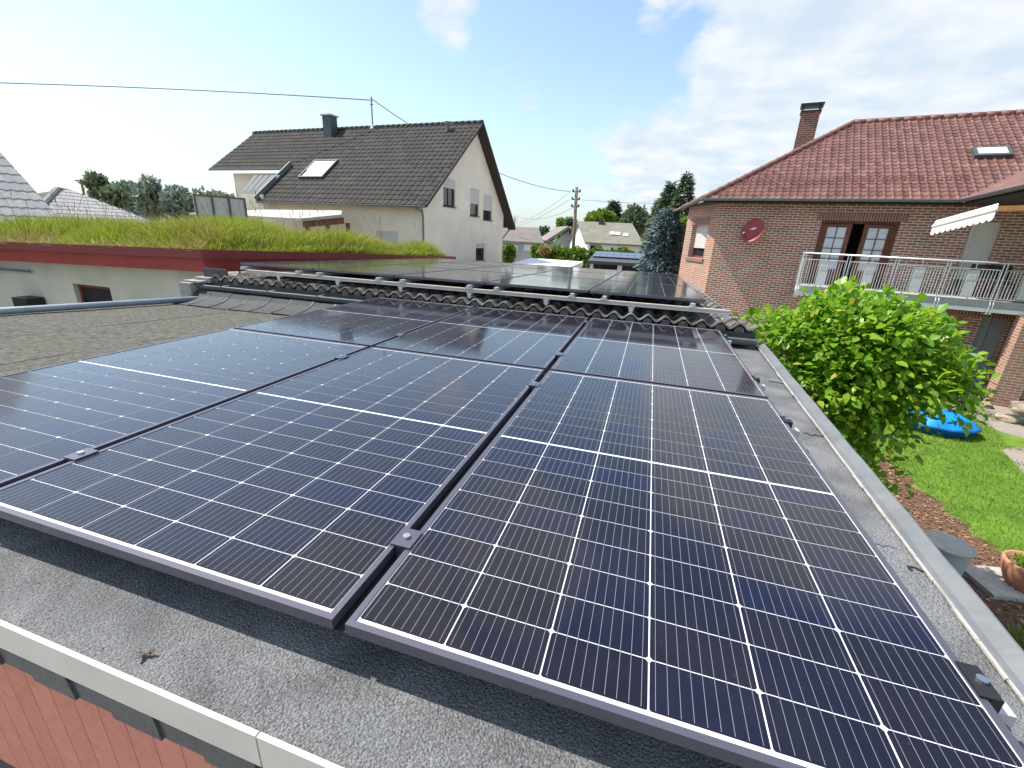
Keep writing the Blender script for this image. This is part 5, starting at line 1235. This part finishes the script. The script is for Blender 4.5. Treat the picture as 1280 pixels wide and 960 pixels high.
# hipped roof far left
def hiproof(name, label, L_, Rr, A, Bp, wallz, roofm, wallm):
    L_, Rr, A, Bp = (np.array(p, float) for p in (L_, Rr, A, Bp)); t = thing(name, label, 'house', ((L_[0]+Rr[0])/2, (L_[1]+Rr[1])/2+3, wallz)); 
    d = (Rr-L_); dn = np.cross(up, d/np.linalg.norm(d)); w = 2*abs(float((A-L_)@dn)); L2_, R2 = L_+dn*w, Rr+dn*w
    mb = MB(); 
    U_ = (Rr-L_)/np.linalg.norm(Rr-L_)
    for q in ([L_, Rr, Bp, A], [Rr, R2, Bp], [R2, L2_, A, Bp], [L2_, L_, A]): mb.poly(q)
    mb.poly([L_-up*.1, L2_-up*.1, R2-up*.1, Rr-up*.1]); 
    v_ = (A-L_)-U_*np.dot(A-L_, U_); v_ /= np.linalg.norm(v_)
    mb.build('roof_planes', M['eave'], t)
    O_ = L_+np.cross(U_, v_)*.05
    a_, un = tiled('roof_tiles', O_, U_, v_, [(0, 0), (np.dot(Rr-L_, U_), 0), (np.dot(Bp-L_, U_), np.dot(Bp-L_, v_)), (np.dot(A-L_, U_), np.dot(A-L_, v_))], .22, .24, .025, .012, M[roofm], t, 4, 'wave')
    mb = MB(); ridge_caps(mb, Bp, Rr, .12, .4); ridge_caps(mb, A, L_, .12, .4); ridge_caps(mb, A, Bp, .12, .4); mb.build('ridge_caps', M['slate'], t)
    mb = MB(); P = [L_+U_*.4+dn*.4, Rr-U_*.4+dn*.4, R2-U_*.4-dn*.4, L2_+U_*.4-dn*.4]
    for k in range(4): p, q = P[k], P[(k+1) % 4]; mb.wall((p[0], p[1]), (q[0], q[1]), wallz, L_[2]-.1)
    mb.build('wall', M[wallm], t)
Ah = at(72, 238, 25); zr_h = Ah[2]; Bh = at(82, 239, 25.6); Bh[2] = zr_h
Rh = at(206, 268, 27); Lh = at(28, 285, 19.5); ze = min(Rh[2], Lh[2]); Rh[2] = ze; Lh[2] = ze
hiproof('hip_roof_house', 'light grey tiled hip roof showing behind the grass roof on the left', Lh, Rh, Ah, Bh, -3.6, 'gtile', 'render')
# privacy fence near the carport
f0, f1 = at(244, 262, 19), at(306, 262, 19.6); ft = thing('privacy_fence', 'grey panel fence with dark posts beside the cream house loggia', 'fence', (f0[0], f0[1], -3.4))
mb = MB(); d_ = f1-f0; d_[2] = 0; zt2 = at(275, 247, 19.3)[2]; no = np.array([-d_[1], d_[0], 0])/np.linalg.norm(d_)
mb.obox(np.array([f0[0], f0[1], f0[2]-.5]), d_, no*.03, up*(zt2-f0[2]+.5)); mb.build('fence_panel', M['fence'], ft)
for k in range(4):
    mb = MB(); q = f0+d_*k/3-no*.05; mb.obox(np.array([q[0], q[1], -3.4]), d_/np.linalg.norm(d_)*.05, no*.05, up*(zt2+3.45)); mb.build('fence_post', M['pole'], ft)
mb = MB(); mb.obox(np.array([f0[0], f0[1], zt2+.001])-no*.02, d_, no*.06, up*.05); mb.build('top_rail', M['pole'], ft)

# ================================================================== MIDDLE DISTANCE
def poleline(): pass
# white roofed flat garage
w_n0, w_n1 = zat(622, 333.5, -.62), zat(712, 334, -.62); w_f0, w_f1 = zat(664, 322.5, -.62), zat(729, 327, -.62)
t = thing('white_roof_shed', 'flat shed roof covered with bright white sheeting behind the raised panels', 'shed', ((w_n0+w_f1)/2)*np.array([1, 1, 0])+np.array([0, 0, -3.6]))
mb = MB(); Q = [w_n0, w_n1, w_f1, w_f0]; mb.poly(Q); 
for k in range(4): a, b = Q[k], Q[(k+1) % 4]; mb.poly([b, a, a-up*.25, b-up*.25])
mb.poly([p-up*.25 for p in Q][::-1]); mb.build('roof_sheeting', M['membrane'], t, bevel=.05)
mb = MB(); c_ = sum(Q)/4; Q2 = [c_+(p-c_)*.95 for p in Q]
for k in range(4): a, b = Q2[k], Q2[(k+1) % 4]; mb.wall((a[0], a[1]), (b[0], b[1]), -4.5, -.87)
mb.build('wall', M['greywall'], t)
# shed with solar
s_fl, s_fr = at(735, 327, 30), at(812, 328.5, 30); s_bl, s_br = at(744, 315.5, 33.5), at(808, 318, 33.5); zf_ = (s_fl[2]+s_fr[2])/2; zb_ = (s_bl[2]+s_br[2])/2
for p in (s_fl, s_fr): p[2] = zf_
for p in (s_bl, s_br): p[2] = zb_
t = thing('open_shed', 'dark open-fronted shed with white posts and a pitched dark roof', 'shed', (s_fl+s_fr)/2*np.array([1, 1, 0])+np.array([0, 0, -4.2]))
mb = MB(); Q = [s_fl, s_fr, s_br, s_bl]; mb.poly(Q); mb.poly([p-up*.2 for p in Q][::-1])
for k in range(4): a, b = Q[k], Q[(k+1) % 4]; mb.poly([b, a, a-up*.2, b-up*.2])
mb.build('roof', M['slate'], t)
mb = MB(); mb.wall(s_bl+(s_br-s_bl)*.02, s_br, -4.5, zb_-.2); mb.wall((s_fl[0]+.3, s_fl[1]+3.3), (s_fl[0]+.3, s_fl[1]+.4), -4.5, zf_-.2); mb.build('wall', M['darkwall'], t)
for k in range(3):
    mb = MB(); q = s_fl+(s_fr-s_fl)*(.03+.46*k)+np.array([0, .3, 0]); mb.obox((q[0], q[1], -4.5), (.28 if k else .2, 0, 0), (0, .2, 0), (0, 0, zf_-.2+4.5)); mb.build('post', M['whitewall'], t)
v_ = s_bl-s_fl; u_ = s_fr-s_fl; nrm = np.cross(u_, v_); nrm /= np.linalg.norm(nrm)
M['farpanel'] = coated('farpanel', (.05, .06, .10)); 
for r_ in range(2):
    for k in range(8):
        mb = MB(); o = s_fl+v_*(.34+.31*r_)+(s_fr-s_fl)*(.03+.117*k)+nrm*.06; mb.obox(o, u_*.112, v_*.29, nrm*.04); p = mb.build('shed_solar_panel', M['farpanel'])
        tag(p, 'small solar panel on the open shed roof, %s row, number %s from the left' % (['lower', 'upper'][r_], ['one', 'two', 'three', 'four', 'five', 'six', 'seven', 'eight'][k]), 'solar panel', 'solar panels on the open shed')

# far houses
GZf = -5.2
D1 = 58
t, P, d, dn = poly_house('grey_house', 'grey two-storey house with brown roof behind the cream house corner', 'house', [at(630, 283, D1+3), at(673, 284.5, D1+3)], [at(622, 300, D1), at(680, 304, D1)], GZf, 'brownroof', 'greywall')
wpatch(t, P[0], P[1], [(655, 306, 668, 313), (640, 306, 646, 312)], 'white', 'curtain'); 
mb = MB(); q0 = onv(622, 317, P[0], P[1]); q1 = onv(648, 318, P[0], P[1]); mb.obox(q0-dn*1.4, q1-q0, dn*1.4, up*1.0); mb.build('balcony', M['greywall'], t)
D2 = 62
ra_, rb_ = at(712, 284.5, D2), at(690, 289, D2+9); ra_[2] = rb_[2] = (ra_[2]+rb_[2])/2
t = thing('gabled_house', 'pale house with grey and red roof and overhanging gable between hedge and grey house', 'house', at(697, 315, D2)*np.array([1, 1, 0])+np.array([0, 0, GZf]))
g0, g1, gp = at(683, 303, D2), at(722, 303, D2), at(711, 285, D2); mb = MB(); bk_ = np.array([-3.5, 10, 0])
gl = g0.copy(); gr2 = g1.copy()
mb.poly([gl-bk_*.08, gp-bk_*.08, gp+bk_, gl+bk_][::-1]); mb.poly([gp-bk_*.08, gr2-bk_*.08, gr2+bk_, gp+bk_][::-1])
mb.build('roof', M['brownroof'], t, solid=.3)
mb = MB(); 
mb.poly([(gl[0]+.6, gl[1], GZf), (gr2[0]-.6, gr2[1], GZf), (gr2[0]-.6, gr2[1], gr2[2]-.2), gp-up*.4, (gl[0]+.6, gl[1], gl[2]-.2)]); mb.wall((gl[0]+.6+bk_[0], gl[1]+bk_[1]), (gl[0]+.6, gl[1]), GZf, gl[2]-.2)
mb.build('wall', M['greywall'], t)
wpatch(t, gl, gr2, [(689, 302, 692, 307), (695, 301, 699, 306)], 'white', 'glass')
D3 = 52
rA, rB = at(722, 275, D3+4.5), at(790, 280.5, D3+4.5); rA[2] = rB[2] = (rA[2]+rB[2])/2
eA, eB = at(731, 304.5, D3), at(806, 304.5, D3); eA[2] = eB[2] = (eA[2]+eB[2])/2
t, P, d, dn = poly_house('white_cottage', 'white house with olive-grey roof and skylights above the hedge', 'house', [rA, rB], [eA, eB], GZf, 'oliveroof', 'whitewall')
wpatch(t, P[0], P[1], [(763, 309, 767, 315), (772, 309, 776, 315), (737, 306, 750, 314)], 'white', 'glass')
mb = MB(); c_ = at(748, 281, D3+3.8); mb.obox(c_-up*1.5, (.6, 0, 0), (0, .6, 0), (0, 0, 2.0)); mb.build('chimney', M['slate'], t)
mb = MB()
for px, py in ((762, 294), (769, 294.5), (779, 296)):
    c_ = at(px, py, D3+1.0); Nr = np.cross(rB-rA, eA-rA); Nr /= np.linalg.norm(Nr); Nr = Nr if Nr[2] > 0 else -Nr; k_ = np.dot(eA-CAM, Nr)/np.dot(ray(px, py), Nr); c_ = CAM+ray(px, py)*k_+Nr*.06; uu = (rB-rA)/np.linalg.norm(rB-rA); vv = np.cross(Nr, uu); mb.obox(c_, uu*.55, vv*.7, Nr*.05)
mb.build('skylight', M['curtain'], t)
D4 = 66
t, P, d, dn = poly_house('orange_roof_house', 'yellow house with bright orange roof right of the white cottage', 'house', [at(792, 288.5, D4+4), at(806, 290, D4+4)], [at(795, 305, D4), at(820, 304, D4)], GZf-.5, 'orangeroof', 'yellowwall')

# utility pole and wires
pb = at(717, 326, 40); pt = at(721, 234, 40); pl = thing('utility_pole', 'leaning brown wooden utility pole with short crossarms behind the white sheeting', 'pole', (pb[0], pb[1], -4.5))
mb = MB(); b_ = np.array([pb[0], pb[1], -4.5]); mb.tube([b_, np.array([pt[0], pt[1], pt[2]])], .17, 10, 0, True, .12); mb.build('shaft', M['pole'], pl, smooth=True)
mb = MB(); cr2 = [pt-up*.35, pt-up*.95, pt-up*1.5]
for c_ in cr2: mb = MB(); mb.tube([c_-np.array([.32, .06, 0]), c_+np.array([.32, .06, 0])], .05, 6); mb.build('crossarm', M['eave'], pl)
for c_ in cr2:
    for s_ in (-.28, .28): mb = MB(); mb.lathe(c_+np.array([s_, .1*s_*2, .03]), [(.0, 0), (.07, 0), (.09, .08), (.05, .16), (0, .18)], 8); mb.build('insulator', M['slate'], pl)
def wire(name, A, B, sag, label, r=.018):
    A, B = np.array(A), np.array(B); mb = MB(); mb.tube([A+(B-A)*t_-up*sag*4*t_*(1-t_) for t_ in np.linspace(0, 1, 24)], r, 5); tag(mb.build(name, M['wire']), label, 'cable', 'overhead cables')
wire('overhead_cable', at(-420, 98, 45), top-up*.15-HU*.1, -.25, 'thick overhead cable running from the left edge to the roof mast', .028)
wire('overhead_cable', top-up*.15+HU*.1, cr2[0]-np.array([.5, .1, 0]), .9, 'overhead cable from the roof mast down to the utility pole', .022)
mastB = at(643.5, 272, 58)
for k, (py, sg) in enumerate(((288, .4), (291, .3), (277, .7))):
    wire('overhead_cable', cr2[min(k, 2)]-np.array([.5, .1, 0]) if k < 2 else cr2[2], at(643, py-8, 58), sg, ['lowest thin cable from the utility pole to the grey house', 'middle thin cable from the utility pole to the grey house', 'upper thin cable from the utility pole to the grey house'][k], .016)
wire('overhead_cable', cr2[1]+np.array([.5, .1, 0]), at(1000, 246, 60), .5, 'faint cable leading right from the utility pole', .012)
t = thing('roof_aerial', 'thin aerial mast on the grey house roof', 'aerial', at(643.5, 286, 59)); mb = MB(); q = at(643.5, 286, 59); mb.tube([q, at(643.5, 271, 59)], .05, 6)
for k in range(3): mb.tube([q+up*(.9+.25*k)-np.array([.3, 0, 0]), q+up*(.9+.25*k)+np.array([.3, 0, 0])], .03, 4)
mb.build('aerial_mast', M['wire'], t)
q = at(101, 240, 60); t = thing('far_pole', 'small far utility pole on the skyline at the left', 'pole', q-up*5); mb = MB(); mb.tube([q-up*5, at(101, 224, 60)], .10, 6); c_ = at(101, 226, 60); mb.tube([c_-np.array([.2, .35, 0]), c_+np.array([.2, .35, 0])], .06, 4); mb.build('shaft', M['pole'], t)

# ================================================================== TREES
def decid(px, py_top, py_bot, halfw, D, mt, label, nL=3500, leaf=.35, group=None, blobsn=22, name='tree', gz=-5.):
    c_t = at(px, py_top, D); c_b = at(px, py_bot, D); wr = at(px+halfw, (py_top+py_bot)/2, D); wl_ = at(px-halfw, (py_top+py_bot)/2, D); rw = np.linalg.norm((wr-wl_)[:2])/2; hz_ = (c_t[2]-c_b[2])/2; c0 = (c_t+c_b)/2
    t = thing(name, label, 'tree', (c0[0], c0[1], gz), group)
    B = []
    for k in range(blobsn):
        d = rdir(1)[0]; q = rng.random()**.5*.72; B.append((c0+d*np.array([rw, rw, hz_])*q, (.22+.2*rng.random())*min(rw, hz_)*1.25))
    w = np.array([b[1]**2 for b in B]); w /= w.sum(); idx = rng.choice(len(B), nL, p=w); d = rdir(nL); C = np.array([B[i][0] for i in idx])+d*(np.array([B[i][1] for i in idx])*(.75+.35*rng.random(nL)))[:, None]
    Vq, Fq = leaf_quads(C, d+rng.normal(size=(nL, 3))*.8, leaf, .6); arr('crown', Vq, Fq, M[mt], t)
    mb = MB(); base = np.array([c0[0], c0[1], gz]); fork = c0-up*hz_*.6; r0 = max(.12, rw*.07); mb.tube([base, (base+fork)/2+rng.normal(size=3)*.1, fork], r0, 8, 0, True, r0*.7)
    for k in range(7): mb.tube([fork, (fork+B[k][0])/2+rng.normal(size=3)*.15, B[k][0]], r0*.5, 6, 0, True, r0*.12)
    mb.build('trunk', M['bark'], t, smooth=True); return t
def spruce(px, py_top, py_bot, halfw, D, mt, label, tiers=26, per=9, gz=-5., sz=.34, dens=26, group=None, droop=.35, thick=.10, name='spruce', ex=.85):
    tp = at(px, py_top, D); bt = at(px, py_bot, D); wr = at(px+halfw, py_bot, D); wl_ = at(px-halfw, py_bot, D); rw = np.linalg.norm((wr-wl_)[:2])/2; H = tp[2]-bt[2]
    t = thing(name, label, 'tree', (tp[0], tp[1], gz), group); Cs = []; Ds = []; mb = MB()
    for k in range(tiers):
        q = (k+.5)/tiers; z = tp[2]-H*q; r_ = rw*(q**ex)*(.85+.25*rng.random())+.08
        for j in range(per):
            a = 6.283*(j+rng.random()*.8)/per+k*1.3; L_ = r_*(.8+.35*rng.random()); dh = np.array([math.cos(a), math.sin(a), 0]); m_ = int(dens*(.3+q))
            s_ = np.sqrt(rng.random(m_)); side = np.array([-dh[1], dh[0], 0]); wd = (1-s_*.75)*L_*.35
            off = rng.normal(size=m_)*wd*.6; z_ = z+.12*L_*np.sin(s_*2.2)-droop*L_*s_**2+rng.normal(size=m_)*thick
            Cs.append(np.array([tp[0], tp[1], 0])+dh*(L_*s_)[:, None]+side*off[:, None]+np.stack([0*z_, 0*z_, z_], 1)); Ds.append(dh*1.0+side*(off/(wd+.01))[:, None]*.5+rng.normal(size=(m_, 3))*.35+np.array([0, 0, .1-droop*.6]))
            if L_ > .6: mb.tube([(tp[0], tp[1], z), np.array([tp[0], tp[1], z-droop*L_*.8])+dh*L_*.95], .03, 4, 0, False, .01)
    C = np.vstack(Cs); Dn = np.vstack(Ds); Vq, Fq = leaf_quads(C, Dn, sz, .28, np.tile([0, 0, 1.], (len(C), 1)), .5); arr('foliage', Vq, Fq, M[mt], t)
    mb.tube([(tp[0], tp[1], gz), (tp[0], tp[1], tp[2])], max(.10, rw*.07), 8, 0, True, .02); mb.build('trunk', M['bark'], t); return t
spruce(837, 261, 352, 27, 24, 'bluespruce', 'wide blue spruce with layered drooping branches at the brick house corner', 16, 15, -3.6, .24, 75, None, .34, .04, ex=.38)
spruce(839, 229, 300, 20, 46, 'conifer', 'tall slim dark spruce left of the tallest one behind the brick house', 26, 9, -5, .55, 20)
spruce(860, 217, 300, 22, 44, 'conifer', 'tallest spruce with grey-green tip rising above the brick house eave', 26, 9, -5, .5, 20)
spruce(824, 250, 310, 13, 50, 'conifer', 'smaller dark spruce at the left of the spruce group', 20, 9, -5, .5, 20)
decid(846, 262, 320, 14, 36, 'treelight', 'light green tree between the blue spruce and the tall spruces', 1800, .35, gz=-4)
spruce(768, 253, 290, 13, 70, 'conifer', 'dark bushy conifer behind the white cottage roof', 14, 9, -6, .9, 26, droop=.1)
decid(793, 253, 300, 17, 68, 'treegrey', 'grey-green tall deciduous tree behind the orange roof', 4200, .55, gz=-6, blobsn=34)
decid(752, 263, 290, 20, 66, 'treelight', 'round yellow-green tree crown behind the white cottage chimney', 2600, .5, gz=-6)
decid(706, 273, 305, 11, 80, 'treelight', 'yellow-green tree behind the pale gabled house', 2200, .6, gz=-6)
spruce(712, 273, 300, 4, 78, 'conifer', 'narrow dark conifer left of the utility pole', 14, 7, -6, .7, 16); spruce(717.5, 275, 300, 4, 78, 'conifer', 'narrow dark conifer right behind the utility pole', 14, 7, -6, .7, 16)
decid(679, 283, 305, 7, 75, 'tree', 'small palm-like tree between grey house and gabled house', 700, .6, gz=-6)
decid(826, 288, 330, 18, 60, 'tree', 'dark green tree between orange roof and blue spruce', 2600, .5, gz=-6)
decid(636, 306, 330, 9, 30, 'hedge', 'round green shrub at the right corner of the cream house', 1200, .22, gz=-4.)
decid(129, 219, 262, 16, 70, 'treegrey', 'sparse pine-like tree right of the far pole at the left', 900, .75, gz=-4, blobsn=9)
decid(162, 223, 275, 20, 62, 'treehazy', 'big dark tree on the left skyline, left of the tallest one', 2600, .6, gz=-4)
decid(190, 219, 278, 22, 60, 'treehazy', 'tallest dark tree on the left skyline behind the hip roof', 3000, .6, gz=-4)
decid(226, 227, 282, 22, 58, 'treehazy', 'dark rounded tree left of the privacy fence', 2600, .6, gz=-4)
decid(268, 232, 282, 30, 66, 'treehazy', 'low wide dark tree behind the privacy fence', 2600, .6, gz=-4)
decid(145, 235, 260, 14, 50, 'treegrey', 'small grey-green tree in front of the dark skyline trees', 900, .5, gz=-4)
decid(812, 332, 350, 14, 27, 'hedge', 'low green shrub in front of the blue spruce', 800, .18, gz=-4.)
# hedge
h0, h1 = at(664, 322, 40), at(740, 324, 36); hd = thing('hedge', 'bright green clipped hedge with orange blooms in front of the far houses', 'hedge', (h0[0], h0[1], -4.6))
n = 20000; t_ = rng.random(n); X = h0[0]+(h1[0]-h0[0])*t_; Y = h0[1]+(h1[1]-h0[1])*t_+rng.random(n)*1.8; topz = -.42+.14*np.sin(t_*19)+.10*np.sin(t_*47); Z = topz-rng.random(n)**1.6*3.2
C = np.stack([X, Y, Z], 1); Vq, Fq = leaf_quads(C, rdir(n), .3, .6); arr('foliage', Vq, Fq, M['hedge'], hd)
mb = MB(); mb.box((min(h0[0], h1[0])+.3, max(h0[1], h1[1])+.3, -4.6), (max(h0[0], h1[0])-.3, max(h0[1], h1[1])+1.3, -1.5)); mb.build('hedge_core', M['bark'], hd)
h0, h1 = at(742, 317, 44), at(822, 318, 44); hd = thing('hedge', 'green hedge row behind the open shed roof', 'hedge', (h0[0], h0[1], -4.6))
n = 9000; t_ = rng.random(n); X = h0[0]+(h1[0]-h0[0])*t_; Y = h0[1]+(h1[1]-h0[1])*t_+rng.random(n)*1.8; topz = -.5+.2*np.sin(t_*15+1)+.12*np.sin(t_*43); Z = topz-rng.random(n)**1.6*3.2
Vq, Fq = leaf_quads(np.stack([X, Y, Z], 1), rdir(n), .3, .6); arr('foliage', Vq, Fq, M['hedge'], hd)
decid(682, 307, 318, 9, 38.5, 'drygrass', 'orange-yellow flowering shrub on top of the hedge', 900, .22, gz=-4.6)
# skyline woods
n = 30000; a = rng.random(n)*1.9-1.25; Dd = 150+rng.random(n)*40; hgt_ = 4+3*np.sin(a*23)+2*np.sin(a*61); C = np.stack([CAM[0]+Dd*np.sin(a), CAM[1]+Dd*np.cos(a), -6.3+rng.random(n)*(hgt_+1.)*.85], 1)
Vq, Fq = leaf_quads(C, rdir(n), 2.4, .7); tag(arr('far_woods', Vq, Fq, M['tree']), 'low band of distant woods on the horizon', kind='stuff')

S.render.engine = 'CYCLES'
S.cycles.max_bounces = 6
